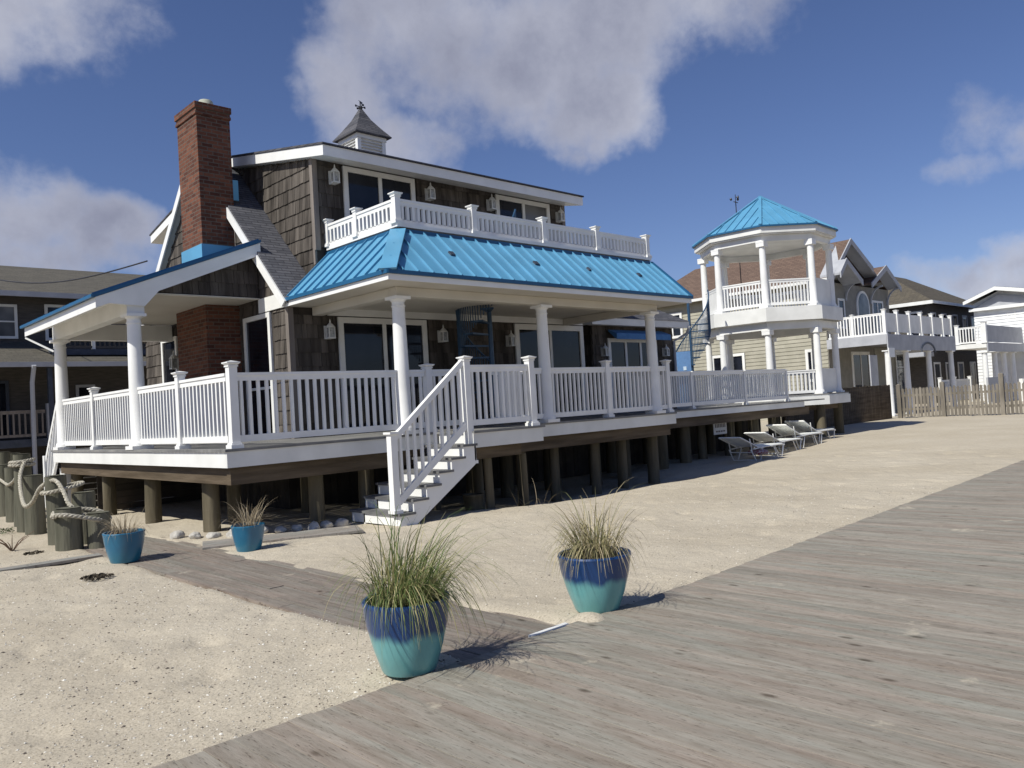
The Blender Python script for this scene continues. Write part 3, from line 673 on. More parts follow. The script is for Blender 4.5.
opening('y', HX, 18.04, 18.95, DZ+.01, 3.6, house, mull=0, name='side_door', fw=.09)
opening('x', HY, 8.28, 9.96, 4.67, 6.32, house, mull=1, fw=.10)
opening('x', HY, 12.2, 13.93, 4.67, 6.32, house, mull=1, fw=.10, pane=['glass', 'glass_curtain'])
def lantern(x, y, z, parent, axis='x', out=-1, s=1.0, name='wall_lantern'):
    m = MB(); n = .0
    def P(u, o, w): return (x+u, y+out*o, z+w) if axis == 'x' else (x+out*o, y+u, z+w)
    def bx(m_, u0, u1, o0, o1, w0, w1):
        a = P(u0, o0, w0); b = P(u1, o1, w1); m_.box(*sorted((a[0], b[0])), *sorted((a[1], b[1])), *sorted((a[2], b[2])))
    bx(m, -.075*s, .075*s, .032, .055, -.15*s, .13*s)
    bx(m, -.015, .015, .05, .16*s, .10*s, .13*s)
    cx_, cy_, _ = P(0, .17*s, 0)
    q = .075*s
    m.box(cx_-q, cx_+q, cy_-q, cy_+q, z-.15*s, z-.12*s)
    for a in (-1, 1):
        for b in (-1, 1): m.box(cx_+a*q*.85-.008, cx_+a*q*.85+.008, cy_+b*q*.85-.008, cy_+b*q*.85+.008, z-.12*s, z+.08*s)
    m.lathe((cx_, cy_, z), [(q*1.35, .08*s), (q*1.3, .095*s), (q*.7, .15*s), (q*.25, .18*s), (q*.2, .22*s), (q*.05, .26*s)], 10)
    o = m.build(name, 'lantern', parent)
    g_ = MB(); g_.box(cx_-q*.7, cx_+q*.7, cy_-q*.7, cy_+q*.7, z-.119*s, z+.079*s); g_.build('lantern_glass', 'lamp_glass', o)
    b_ = MB(); b_.lathe((cx_, cy_, z-.115*s), [(.02, 0), (.02, .06), (.004, .10)], 8); 
    return o
for x, z in ((7.76, 3.15), (10.40, 3.12), (12.32, 3.05)): lantern(x, HY, z, house, s=.88)
for x in (8.03, 10.28, 11.98, 14.20): lantern(x, HY, 6.05, house, s=.88)
lantern(HX, 17.9, 3.0, house, axis='y')

# ---- low wing on the right -------------------------------------------------------
WX0, WX1, WY = 15.6, 19.1, 13.3
m = MB(); m.box(WX0, WX1, WY, WY+4.5, DZ, 3.6); m.box(HR+.003, WX0-.003, 14.3, 14.45, DZ, 3.7)
wing = m.build('wing', 'wallback', house)
m = MB(); shingles(m, (0, WY, 0), (1, 0, 0), (0, -1, 0), (WX0, WX1, DZ, 3.5), lambda x, z: True, holes=[(16.15, 18.35, 1.2, 3.4)], seed=12)
shingles(m, (WX0, 0, 0), (0, 1, 0), (-1, 0, 0), (WY, 14.4, DZ, 3.5), lambda x, z: True, seed=13)
shingles(m, (0, 14.3, 0), (1, 0, 0), (0, -1, 0), (HR+.05, WX0-.02, DZ, 3.5), lambda x, z: True, seed=14)
m.build('cedar_shingles', 'shingle', wing)
m = MB(); e0, e1, f0, f1 = WX0-.4, WX1+.35, WY-.4, WY+4.9
m.add([(e0, f0, 3.68), (e1, f0, 3.68), (e1, f1, 3.68), (e0, f1, 3.68), (16.6, 15.7, 5.25), (17.6, 15.7, 5.25)], [(0, 1, 5, 4), (1, 2, 5), (2, 3, 4, 5), (3, 0, 4), (3, 2, 1, 0)])
wr = m.build('wing_roof', 'asph_x', wing)
m = MB(); m.box(e0+.02, e1-.02, f0+.02, f0+.05, 3.50, 3.675); m.box(e0+.02, e0+.05, f0+.052, f1, 3.50, 3.675); m.box(e0+.052, e1-.02, f0+.052, WY-.03, 3.52, 3.55); m.build('eave_fascia', 'white_old', wr)
m = MB(); m.tube([(e1-.06, f0-.02, 3.55), (e1-.06, f0+.1, 3.35), (WX1-.02, WY-.07, 3.15), (WX1-.02, WY-.07, 1.3)], .04, 8); m.build('downspout', 'greytrim', wing, smooth=True)
opening('x', WY, 16.2, 18.3, DZ+.01, 3.2, wing, mull=2, fw=.1)
m = MB(); m.prism([(16.2, WY-.06, 3.42), (16.2, WY-.34, 3.30), (16.2, WY-.34, 3.15), (16.2, WY-.32, 3.15), (16.2, WY-.06, 3.38)], (2.35, 0, 0)); m.build('awning', 'awning', wing)
for x in (15.95, 18.6): lantern(x, WY, 2.85, wing, s=.82)
lantern(15.2, 14.3, 3.0, wing, s=.9)
m = MB(); m.tube([(14.95, WY+.9, 3.5), (14.95, WY+.9, 1.3)], .04, 8); m.build('downspout', 'corner', wing, smooth=True)

# ---- hanging sign below the deck
m = MB(); m.box(18.35, 18.98, 11.66, 11.675, .52, .86)
sg = tag(m.build('sign_board', 'sign', None, origin=(18.66, 11.67, .52)), 'small faded white sign hanging in the dark under the long deck above the loungers', 'sign')
m = MB()
for i in range(7): xx = 18.42+.075*i; m.box(xx, xx+.04, 11.652, 11.658, .70, .80)
for i in range(4): xx = 18.44+.12*i; m.box(xx, xx+.08, 11.652, 11.658, .58, .62)
sg['_o'] = (18.66, 11.67, .52); m.build('faded_print', 'sign_mark', sg)
# ================================================================== SPIRAL STAIRCASES
def spiral(name, label, loc, r, z0, z1, turns, a0, mat, steps=12, pole_top=0):
    t = thing(name, label, 'staircase', loc, 'blue steel spiral staircases')
    cx, cy = loc[0], loc[1]
    m = MB(); m.tube([(cx, cy, z0), (cx, cy, z1+pole_top)], .048, 14); m.lathe((cx, cy, z0), [(.16, 0), (.16, .02), (.06, .025)], 16); m.build('centre_pole', mat, t, smooth=True)
    rail = []
    for i in range(steps):
        a = a0+turns*2*pi*i/steps; b = a+turns*2*pi/steps*1.15; z = z0+(z1-z0)*(i+1)/steps
        m = MB(); m.prism([(cx+.05*cos(a), cy+.05*sin(a), z), (cx+r*cos(a), cy+r*sin(a), z), (cx+r*cos((a+b)/2), cy+r*sin((a+b)/2), z), (cx+r*cos(b), cy+r*sin(b), z), (cx+.05*cos(b), cy+.05*sin(b), z)], (0, 0, -.035))
        m.build('tread', mat, t)
        for q in (a, a+(b-a)*.22, a+(b-a)*.43, a+(b-a)*.65):
            zz = z0+(z1-z0)*(((q-a0)/(turns*2*pi)*steps)+1)/steps
            rail.append((cx+r*cos(q), cy+r*sin(q), zz))
    m = MB()
    for p in rail: m.tube([(p[0], p[1], p[2]-.2), (p[0], p[1], p[2]+.9)], .011, 6)
    m.build('baluster', mat, t)
    m = MB(); m.tube([(p[0], p[1], p[2]+.92) for p in rail], .022, 8); m.build('handrail', mat, t, smooth=True)
    return t
spiral('spiral_staircase', 'dark navy spiral staircase under the porch roof between the sliding doors', (10.95, 12.0, 1.25), .66, 1.25, 4.45, .76, .65, 'navy', 14)
sp2 = spiral('spiral_staircase', 'blue spiral staircase with a tall pole beside the white gazebo', (22.35, 14.85, 1.25), .66, 1.25, 3.9, .55, 2.1, 'navy', 12, 1.1)
# print banner on the second staircase
m = MB()
for i in range(7):
    a = pi*.86+i*.14; a2 = a+.14; r_ = .70
    m.prism([(22.35+r_*cos(a), 14.85+r_*sin(a), 1.3), (22.35+r_*cos(a2), 14.85+r_*sin(a2), 1.3), (22.35+r_*cos(a2), 14.85+r_*sin(a2), 3.0), (22.35+r_*cos(a), 14.85+r_*sin(a), 3.0)], (.004*cos(a), .004*sin(a), 0))
bn = m.build('banner', 'banner', None, origin=(22.35, 14.85, 1.25)); tag(bn, 'blue printed banner wrapped round the railing of the staircase by the gazebo', 'banner'); bn['_o'] = (22.35, 14.85, 1.25)
m = MB(); ml = MB(); rr = random.Random(3)
def arcq(mb, a, w_, z, h_, r_=.712):
    mb.prism([(22.35+r_*cos(a), 14.85+r_*sin(a), z), (22.35+r_*cos(a+w_), 14.85+r_*sin(a+w_), z), (22.35+r_*cos(a+w_), 14.85+r_*sin(a+w_), z+h_), (22.35+r_*cos(a), 14.85+r_*sin(a), z+h_)], (.006*cos(a), .006*sin(a), 0))
for i in range(8): arcq(m, pi*.88+.1*i+.02, .07, 1.98, .13)
for i in range(6): arcq(ml, pi*.9+.13*i, .10, 2.22+rr.uniform(-.02, .02), .05)
arcq(m, pi*1.0, .08, 2.14, .2); arcq(ml, pi*.92, .12, 2.40, .14); arcq(ml, pi*1.06, .14, 2.40, .12)
m.build('dark_print', 'banner_mark', bn); ml.build('pale_print', 'banner_light', bn)

# ================================================================== GAZEBO
GX, GY = 26.0, 14.03
gz = thing('gazebo', 'white two storey octagonal gazebo with pointed blue metal roof at the deck end', 'gazebo', (GX, GY, 0))
def oc(r, k, z): a = radians(27+45*k); return (GX+r*cos(a), GY+r*sin(a), z)
def octa(r, z): return [oc(r, k, z) for k in range(8)]
def ring(m, r0, r1, z0, z1):
    for k in range(8):
        a, b = oc(r0, k, z0), oc(r0, k+1, z0); c, d = oc(r1, k+1, z0), oc(r1, k, z0)
        m.prism([a, b, c, d], (0, 0, z1-z0))
for z0, z1, nm in ((1.10, 1.28, 'lower_floor'), (3.62, 4.30, 'upper_floor')):
    m = MB()
    if nm == 'lower_floor': m.prism(octa(2.42, 1.10), (0, 0, .26)); ring(m, 2.42, 2.47, 1.05, 1.33); m.build(nm, 'white_old', gz)
    else:
        m.prism(octa(2.34, 3.98), (0, 0, .30)); ring(m, 2.36, 2.42, 3.82, 4.26); m.build(nm, 'white_old', gz)
m = MB(); ring(m, 2.02, 2.20, 3.56, 3.80); m.build('lower_beam', 'white_old', gz)
m = MB(); m.prism(octa(2.44, 1.362), (0, 0, .03)); m.build('floor_boards', 'deck', gz)
m = MB(); ring(m, 2.0, 2.18, 6.46, 6.66); m.build('upper_beam', 'white_old', gz)
m = MB(); ring(m, 2.33, 2.38, 6.70, 6.93); m.prism(octa(2.33, 6.665), (0, 0, .03)); m.build('ceiling', 'white_old', gz)
m = MB(); ap = (GX, GY, 8.40); O = octa(2.43, 6.94)
for k in range(8): m.add([O[k], O[(k+1) % 8], ap], [(0, 1, 2)])
m.add(O, [tuple(range(7, -1, -1))])
for k in range(8):
    a, b = Vector(O[k]), Vector(O[(k+1) % 8]); A = Vector(ap)
    m.bar(a+Vector((0, 0, .03)), A+Vector((0, 0, .03)), .10, .035)
    for j in range(1, 6):
        p = a.lerp(b, j/6); mid = (a+b)/2; t_ = 1-abs(j/6-.5)*2
        top = (a if j/6 < .5 else b).lerp(A, t_) if t_ < 1 else A
        m.bar(p+Vector((0, 0, .015)), top+Vector((0, 0, .015)), .02, .04)
gr = m.build('gazebo_roof', 'blue', gz)
m = MB(); ring(m, 2.43, 2.46, 6.89, 6.945); m.build('metal_edge', 'blue_edge', gr)
for k in range(8):
    x, y, _ = oc(2.10, k, 0); column(x, y, 1.395, 3.56, gz, .115, rt=.10); column(x, y, 4.285, 6.46, gz, .115, rt=.10)
    m = MB(); m.box(x-.14, x+.14, y-.14, y+.14, 3.40, 3.555); m.build('bracket', 'white', gz); m = MB(); m.box(x-.14, x+.14, y-.14, y+.14, 6.28, 6.455); m.build('bracket', 'white', gz)
for k in range(8):
    a, b = oc(2.10, k, 0), oc(2.10, k+1, 0); A = Vector(a[:2]); B = Vector(b[:2]); d_ = (B-A).normalized()*.13; A += d_; B -= d_
    if k in (1, 2, 7, 0):   # rear and side faces are boarded
        pass
    if k == 5: # boarded screens on the seaward face
        for zb, zt in ((1.42, 2.22), (4.30, 5.22)):
            m = MB(); m.bar((A.x, A.y, (zb+zt)/2), (B.x, B.y, (zb+zt)/2), .04, zt-zb); m.build('solid_panel', 'white_old', gz)
    else:
        if k != 2: railing(A, B, 1.36, 2.20, gz, .13, .04)
        railing(A, B, 4.28, 5.20, gz, .115, .04)
for k in range(8):
    x, y, _ = oc(2.05, k, 0); pile(x, y, 1.1, gz, .15)
m = MB()
for k in range(8): a, b = oc(2.05, k, .98), oc(2.05, k+1, .98); m.bar(a, b, .1, .2)
m.build('floor_beam', 'beam', gz)
m = MB(); m.tube([(27.75, 16, 5), (27.75, 16, 8.95)], .02, 6); m.tube([(27.6, 16, 8.9), (27.9, 16, 8.9)], .015, 6)
for a in (0, 2.1, 4.2): m.lathe((27.75+.17*cos(a), 16+.17*sin(a), 8.98), [(.02, 0), (.05, .05), (.03, .1)], 8)
m.prism([(27.8, 16, 9.1), (28.0, 16, 9.05), (28.0, 16, 9.2)], (0, .01, 0)); m.tube([(27.75, 16, 8.9), (27.75, 16, 9.2)], .015, 6)
tag(m.build('wind_gauge', 'iron', None, origin=(27.75, 16, 5)), 'thin pole with small spinning wind gauge rising behind the gazebo roof', 'wind gauge')

# ================================================================== LOUNGERS
def lounger():
    t = thing('lounge_chair', 'x', 'lounger', (0, 0, 0), 'strap loungers in a row on the sand')
    W = .27; hz = .33; hinge = .78; ang = radians(21)
    tip = Vector((hinge-.82*cos(ang), 0, hz+.82*sin(ang)))
    m = MB()
    for s in (-1, 1): m.tube([(hinge-.25, s*W, hz-.02), (hinge+.4, s*W, hz), (1.85, s*W, hz), (1.97, s*W, hz-.03)], .016, 8)
    m.tube([(1.97, -W, hz-.03), (1.97, W, hz-.03)], .016, 8); m.build('seat_frame', 'chair', t, smooth=True)
    m = MB()
    for s in (-1, 1): m.tube([(hinge, s*W, hz), (tip.x, s*W, tip.z)], .016, 8)
    m.tube([(tip.x, -W, tip.z), (tip.x, W, tip.z)], .016, 8); m.tube([(hinge-.38, -W, hz+.24), (hinge-.3, -W, hz-.1), (hinge-.3, W, hz-.1), (hinge-.38, W, hz+.24)], .013, 8); bf = m.build('back_frame', 'chair', t, smooth=True)
    m = MB()
    for i in range(6):   # straps run lengthwise with gaps
        y = -W+.05+i*(2*W-.1)/5
        m.bar((hinge+.02, y, hz+.018), (1.92, y, hz+.014), .080, .006)
    m.build('seat_strap', 'strap', t)
    m = MB()
    for i in range(6):
        y = -W+.05+i*(2*W-.1)/5; m.bar((hinge, y, hz+.02), (tip.x, y, tip.z+.018), .080, .006)
    m.build('back_strap', 'strap', bf)
    for x0, x1 in ((.42, .62), (.95, .80), (1.45, 1.62), (1.9, 1.78)):
        m = MB(); z_ = hz-.03
        for s in (-1, 1): m.tube([(x0, s*W, z_), (x1 if x0 < 1 else x1, s*W*1.05, 0)], .014, 8)
        m.tube([(x1, -W*1.05, .02), (x1, W*1.05, .02)], .013, 8); m.build('leg', 'chair', t, smooth=True)
    return t
LO = [(17.25, 10.55, 0, 'strap lounger at the left end of the row of four, nearest the house porch', 1.0), (19.2, 10.98, .03, 'second strap lounger from the left, its low back just behind the first one', 1.0),
      (20.85, 11.25, -.02, 'third strap lounger from the left, its back raised higher than the first two', 1.18), (22.4, 11.5, .02, 'last strap lounger in the row, its foot next to the green gazebo pile', 1.22)]
l0 = lounger()
for i, (x, y, a, lb, s) in enumerate(LO):
    o = l0 if i == 0 else copy_tree(l0)
    o.location = (x, y, -.12); o.rotation_euler = (0, 0, a); o['label'] = lb; o.scale = (1.08, 1.1, s)
m = MB(); random.seed(5)
for cx_, cy_ in ((17.2, 10.0),):
    m.lathe((cx_+1.0, cy_+.35, .02), [(.05, 0), (.24, .02), (.27, .07), (.2, .12), (.04, .13)], 16)
tag(m.build('cushion', 'cushion', None, origin=(18.2, 10.35, .02), smooth=True), 'small round red patterned cushion lying on the sand under the second lounger', 'cushion')

# ================================================================== POTS AND GRASS
def pot(label, x, y, rt, rb, h, mat, group='glazed planter pots', z=0):
    m = MB()
    prof = [(rb*.96, 0), (rb, .01), (rb+(rt-rb)*.45, h*.33), (rb+(rt-rb)*.82, h*.66), (rt, h*.93), (rt*1.02, h*.97), (rt*1.0, h), (rt*.93, h), (rt*.92, h*.9), (rt*.9, h*.86)]
    m.lathe((0, 0, 0), prof, 40, cap=True)
    t = thing('planter_pot', label, 'plant pot', (x, y, z), group)
    t['_o'] = (0, 0, 0)
    m.build('pot_body', mat, t, smooth=True)
    m = MB(); 
    m.lathe((0, 0, h*.87), [(rt*.9, 0), (rt*.6, .02), (.01, .03)], 24, cap=False); m.build('soil', 'soil', t)
    return t
def clump(label, x, y, z, n, L, spread, droop, mat, wid=.005, seed=1, lean=(0, 0), rad=.12, stray=0):
    rr = random.Random(seed); m = MB()
    for i in range(n):
        a = rr.uniform(0, 2*pi); r0 = rad*math.sqrt(rr.random()); l = L*rr.uniform(.45, 1.0); dr = droop*rr.uniform(.08, 1.6)*(1.25 if sin(a+.6) < 0 else .8); sp = spread*rr.uniform(.1, 1.2)
        if i < stray: l = L*rr.uniform(1.2, 1.5); sp = spread*1.2; dr = droop*.5
        p = Vector((x+r0*cos(a), y+r0*sin(a), z)); d = Vector((cos(a)*sp+lean[0]+rr.gauss(0, .12), sin(a)*sp+lean[1]+rr.gauss(0, .12), 1)).normalized()
        ns = 8; w_ = wid*rr.uniform(.6, 1.2); hd = Vector((d.x, d.y, 0)); side = Vector((-sin(a), cos(a), 0)); tw = rr.uniform(-.8, .8); side = (side+Vector((cos(a), sin(a), 0))*tw).normalized()
        pts = []
        hdn = hd.normalized() if hd.length > .01 else Vector((1, 0, 0))
        for k in range(ns+1):
            pts.append(p.copy()); p = p + d*(l/ns)
            d = (d + (Vector((0, 0, -1))*dr*.22 + hdn*dr*.05)*(.3+1.5*k/ns)).normalized()
        o = len(m.v)
        for k, q in enumerate(pts):
            ww = w_*(1-(k/ns)**2)*.5+.0004
            m.v += [tuple(q-side*ww), tuple(q+side*ww)]
        for k in range(ns): m.f.append((o+2*k, o+2*k+1, o+2*k+3, o+2*k+2))
    t = tag(m.build('grass_plant', mat, None, origin=(x, y, z)), label, 'grass plant', 'grasses growing in the pots')
    return t
pot('large blue and teal glazed pot left of the walkway end, holding tall green grass', 2.86, 4.03, .262, .165, .43, 'pot_two', z=.055)
clump('thick green grass spilling over the rim of the large pot left of the walkway', 2.86, 4.03, .41, 600, .68, .32, 2.9, 'grass_green', .0062, 2, (.11, -.10), .20, 40)
pot('blue and teal glazed pot right of the walkway end, holding straw coloured grass', 4.565, 4.0, .272, .165, .42, 'pot_two', z=.05)
clump('straw coloured grass with long stray blades in the pot right of the walkway', 4.565, 4.0, .42, 380, .56, .36, 2.6, 'grass_straw', .006, 5, (-.06, .03), .17, 30)
pot('sea blue glazed pot next to the roped wooden piles', 3.29, 10.40, .235, .165, .36, 'pot_blue')
clump('dry straw tuft hanging over the front of the pot next to the roped piles', 3.29, 10.40, .32, 120, .40, .7, 2.0, 'grass_dry', .007, 8, (-.05, -.15), .13, 3)
pot('bright sea blue glazed pot between the walkway and the deck corner', 4.50, 9.62, .20, .145, .32, 'pot_blue')
clump('thin dead grass tuft in the pot in front of the deck corner pile', 4.50, 9.62, .28, 110, .46, .8, 1.3, 'grass_dry', .006, 9, (-.05, 0), .12, 6)
m = MB(); m.lathe((8.45, 9.9, -.12), [(.13, 0), (.15, .2), (.165, .3), (.175, .31), (.175, .34), (.15, .34), (.14, .25)], 20)
tag(m.build('bucket', 'pile', None, origin=(8.45, 9.9, -.12), smooth=True), 'grey brown bucket standing in the shade under the stair landing', 'bucket')
# stray blades at the shaded edge
clump('few thin bleached blades arching out of the sand under the landing', 9.1, 9.2, 0, 9, .7, 1.0, 1.0, 'grass_dry', .006, 31, (-.3, 0), .3)

# ================================================================== ROPED PILES
BP = [(3.16, 12.24, .56, .17, 'squat green grey pile at the front of the cluster, rope looped round its top', None), (3.50, 12.10, .46, .155, 'short brown grey pile beside the blue pot, sharing the rope loop', None),
      (3.50, 12.72, .72, .155, 'medium pile directly behind the two short roped ones', None), (3.22, 13.02, .98, .145, 'tall greenish pile in the middle of the roped cluster', None), (3.05, 13.55, .95, .125, 'broad topped pile left of the tall middle one, rope drooping across it', None),
      (3.36, 14.9, .93, .15, 'slanting topped green pile behind the hanging rope', None), (3.30, 15.3, 1.28, .13, 'tallest pile, with rope wound round its head', None),
      (3.51, 16.3, .85, .13, 'grey pile left of the tallest, half behind the drooping rope', None), (3.62, 17.5, 1.0, .14, 'worn pile at the left with a pale cut top', None), (3.74, 18.85, 1.02, .16, 'thick pile at the left edge of the picture, rope in front of it', None), (4.1, 20.6, 1.25, .13, 'distant pile at the back of the cluster beside the neighbour downspout', None), (4.35, 20.9, 1.2, .14, 'farthest pile of the cluster near the rear steps', None)]
BP = [b for b in BP if b[4][:5] != 'broad']
for x, y, h, r_, lb, _ in BP:
    m = MB(); tl = random.uniform(-.03, .03)
    m.tube([(x+tl, y, -.3), (x+tl*.6, y, h*.4), (x, y, h)], [r_*1.04, r_*1.0, r_*.97], 18)
    m.add([(x+r_*.93*cos(t_), y+r_*.93*sin(t_), h+.012) for t_ in [2*pi*k/18 for k in range(18)]], [tuple(range(18))])
    tag(m.build('wooden_pile', 'pile_dark', None, origin=(x, y, 0), smooth=True), lb, 'pile', 'cut wooden piles beside the path')
def rope(label, pts, r_=.032):
    # smooth the path, then lay three twisted strands along it
    P = [Vector(p) for p in pts]; Q = []
    for i in range(len(P)-1):
        p0 = P[max(i-1, 0)]; p1 = P[i]; p2 = P[i+1]; p3 = P[min(i+2, len(P)-1)]
        for k in range(10):
            t_ = k/10; Q.append(.5*((2*p1)+(p2-p0)*t_+(2*p0-5*p1+4*p2-p3)*t_*t_+(3*p1-p0-3*p2+p3)*t_**3))
    Q.append(P[-1]); R_ = []; acc = 0
    for i in range(len(Q)-1):
        L_ = (Q[i+1]-Q[i]).length; n_ = max(1, int(L_/.018))
        for k in range(n_): R_.append(Q[i].lerp(Q[i+1], k/n_))
    m = MB()
    for s in range(3):
        path = []; ln = 0; side = None
        for i, q in enumerate(R_):
            d = (R_[min(i+1, len(R_)-1)]-R_[max(i-1, 0)]).normalized()
            if i: ln += (R_[i]-R_[i-1]).length
            if side is None: side = d.cross(Vector((0, 0, 1))).normalized()
            side = (side-d*side.dot(d)).normalized(); u = side.cross(d); a = ln/.16*2*pi+s*2*pi/3
            path.append(q+(side*cos(a)+u*sin(a))*r_*.52)
        m.tube(path, r_*.58, 7)
    return tag(m.build('rope', 'rope', None, origin=P[0], smooth=True), label, 'rope', 'thick ropes strung along the piles')
def loop(cx, cy, r0, z, n=12, tilt=.0, rx=1.0): return [(cx+r0*rx*cos(2*pi*k/n), cy+r0*sin(2*pi*k/n), z+tilt*cos(2*pi*k/n)) for k in range(n+1)]
rope('thick grey rope looped round the two short piles beside the blue pot', [(3.31+.35*cos(2*pi*k/14)*1.0, 12.17+.235*sin(2*pi*k/14), .43+.03*sin(4*pi*k/14)-.05*cos(2*pi*k/14)) for k in range(15)]+[(3.58, 12.32, .47), (3.35, 12.42, .52), (3.02, 12.3, .52), (2.96, 12.1, .47)], .029)
rope('thick pale rope drooping from the tallest pile and rising to the middle one', [(3.30, 15.12, 1.16), (3.18, 14.9, .95), (3.10, 14.5, .66), (3.04, 14.0, .52), (3.05, 13.6, .60), (3.08, 13.25, .82), (3.16, 12.86, .93), (3.2, 12.6, .80), (3.22, 12.42, .62), (3.24, 12.3, .56)], .029)
rope('thick rope wound round the head of the tallest pile', loop(3.30, 15.3, .165, 1.17, tilt=.02)+loop(3.30, 15.3, .17, 1.11)[2:], .029)
rope('thin slack rope at the left edge running between the worn piles', [(3.30, 15.45, 1.1), (3.34, 16.0, .85), (3.4, 16.8, .72), (3.5, 17.6, .72), (3.55, 18.6, .80), (3.5, 19.5, .9)], .026)
rope('rope ring round the middle pile above the short ones', loop(3.30, 12.98, .19, .80, tilt=.05, rx=1.4), .028)

# ================================================================== ROCKS
RK = [(4.57, 11.43), (4.72, 11.2), (4.92, 11.0), (5.30, 10.9), (5.48, 10.68), (5.70, 10.60), (5.86, 10.42), (6.04, 10.38), (6.28, 10.36), (4.42, 11.7)]
lbs = ['darker grey rock at the left end of the row by the deck corner pile', 'flat pale stone next to the dark one beside the corner pile', 'rounded cream stone just left of the bright blue pot', 'pale stone just right of the bright blue pot', 'bright white stone in front of the third deck pile', 'brown shaded rock right of the bright white one', 'low grey rock in the middle of the shaded row', 'pale rock second from the white steps', 'broad pale rock closest to the bottom of the white steps', 'small half buried stone at the end of the plank path']
base_me = None
for i, (x, y) in enumerate(RK):
    bm = bmesh.new(); bmesh.ops.create_icosphere(bm, subdivisions=3, radius=1)
    sx_, sy_, sz_ = random.uniform(.075, .125), random.uniform(.07, .10), random.uniform(.05, .08)
    for v_ in bm.verts:
        k = 1+.35*noise.noise(v_.co*1.3+Vector((i*9, 0, 0)))+.12*noise.noise(v_.co*4+Vector((i*5, 3, 0)))
        v_.co = Vector((v_.co.x*sx_*k, v_.co.y*sy_*k, v_.co.z*sz_*k))
    me = bpy.data.meshes.new('rock'); bm.to_mesh(me); bm.free(); me.materials.append(M['rock'])
    for p_ in me.polygons: p_.use_smooth = True
    o = bpy.data.objects.new('rock', me); COL.objects.link(o); o.location = (x, y, .03); tag(o, lbs[i], 'rock', 'stones along the deck edge')

# ================================================================== WEEDS, TWIGS
def weed(label, x, y, n, r0, seed, mat='weed'):
    rr = random.Random(seed); m = MB()
    for i in range(n):
        a = rr.uniform(0, 6.28); q = r0*math.sqrt(rr.random()); c_ = Vector((x+q*cos(a), y+q*sin(a), rr.uniform(.01, .09 if mat == 'weed' else .025))); s = rr.uniform(.012, .028)
        u = Vector((rr.gauss(0, 1), rr.gauss(0, 1), rr.gauss(0, .5))).normalized(); v_ = u.cross(Vector((rr.gauss(0, 1), rr.gauss(0, 1), rr.gauss(0, 1)))).normalized()
        m.add([c_-u*s, c_+v_*s*.5, c_+u*s, c_-v_*s*.5], [(0, 1, 2, 3)])
    tag(m.build('weed', mat, None, origin=(x, y, 0)), label, 'weed')
weed('low green weed patch on the sand before the worn piles at the left edge', 2.95, 15.4, 160, .24, 4); weed('dark clump of dry seaweed on the sand in the left foreground', 2.72, 9.55, 220, .16, 6, 'seaweed')
weed('small heap of dark dead leaves beside the squat roped pile', 2.75, 12.35, 110, .13, 9, 'seaweed')
m = MB(); rr = random.Random(2)
for i in range(14):
    a = rr.uniform(0, 6.28); l = rr.uniform(.15, .35); m.tube([(2.62, 12.9, 0), (2.62+cos(a)*l*.4, 12.9+sin(a)*l*.4, l*.5), (2.62+cos(a)*l*.8, 12.9+sin(a)*l*.8, l*.75)], [.008, .006, .003], 5)
tag(m.build('dead_twig', 'twig', None, origin=(2.62, 12.9, 0)), 'reddish dry leafless twig bush sticking out of the sand left of the roped piles', 'dry shrub')
# ================================================================== PICKET FENCE
fn = thing('picket_fence', 'weathered wooden picket fence closing the far end of the sand', 'fence', (38, 12, 0))
rr = random.Random(11)
def fence_bay(y0, y1, x=38.0, h=1.34):
    m = MB(); n = int((y1-y0)/.145)
    for i in range(n):
        y = y0+(i+.5)*(y1-y0)/n; hh = h+rr.uniform(-.03, .03); j = rr.uniform(-.006, .006)
        m.add([(x-.01, y-.052+j, .04), (x+.01, y-.052+j, .04), (x+.01, y+.052+j, .04), (x-.01, y+.052+j, .04), (x-.01, y-.052, hh-.07), (x+.01, y-.052, hh-.07), (x+.01, y+.052, hh-.07), (x-.01, y+.052, hh-.07), (x-.01, y, hh), (x+.01, y, hh)],
              [(3, 2, 1, 0), (0, 1, 5, 4), (1, 2, 6, 5), (2, 3, 7, 6), (3, 0, 4, 7), (4, 5, 9, 8), (6, 7, 8, 9), (5, 6, 9), (7, 4, 8)])
    m.box(x+.012, x+.06, y0, y1, .32, .42); m.box(x+.012, x+.06, y0, y1, .95, 1.05)
    m.build('picket_panel', 'picket', fn)
ys = [4.3, 6.6, 8.3, 10.2, 12.5, 14.35]
for a, b in zip(ys, ys[1:]): fence_bay(a+.1, b-.1)
for i, y in enumerate(ys):
    m = MB(); h = 1.72 if i < 4 else 1.5; m.box(37.93, 38.07, y-.085, y+.085, -.2, h); m.add([(37.93, y-.085, h), (38.07, y-.085, h), (38.07, y+.085, h), (37.93, y+.085, h), (38, y, h+.05)], [(0, 1, 4), (1, 2, 4), (2, 3, 4), (3, 0, 4)]); m.build('fence_post', 'picket', fn)
f2 = thing('board_fence', 'tall dark close boarded fence in the shade between the gazebo and the pickets', 'fence', (33, 14.7, 0))
m = MB(); x = 28.0
while x < 37.85: m.box(x, x+.15, 14.70, 14.725, -.1, 1.52+rr.uniform(-.02, .02)); x += .172
m.box(28, 37.9, 14.73, 14.79, .4, .5); m.box(28, 37.9, 14.73, 14.79, 1.2, 1.3); m.build('board_panel', 'beam', f2)
for x in (28.1, 30.5, 33, 35.4): m = MB(); m.box(x, x+.12, 14.8, 14.92, -.2, 1.5); m.build('fence_post', 'picket', f2)

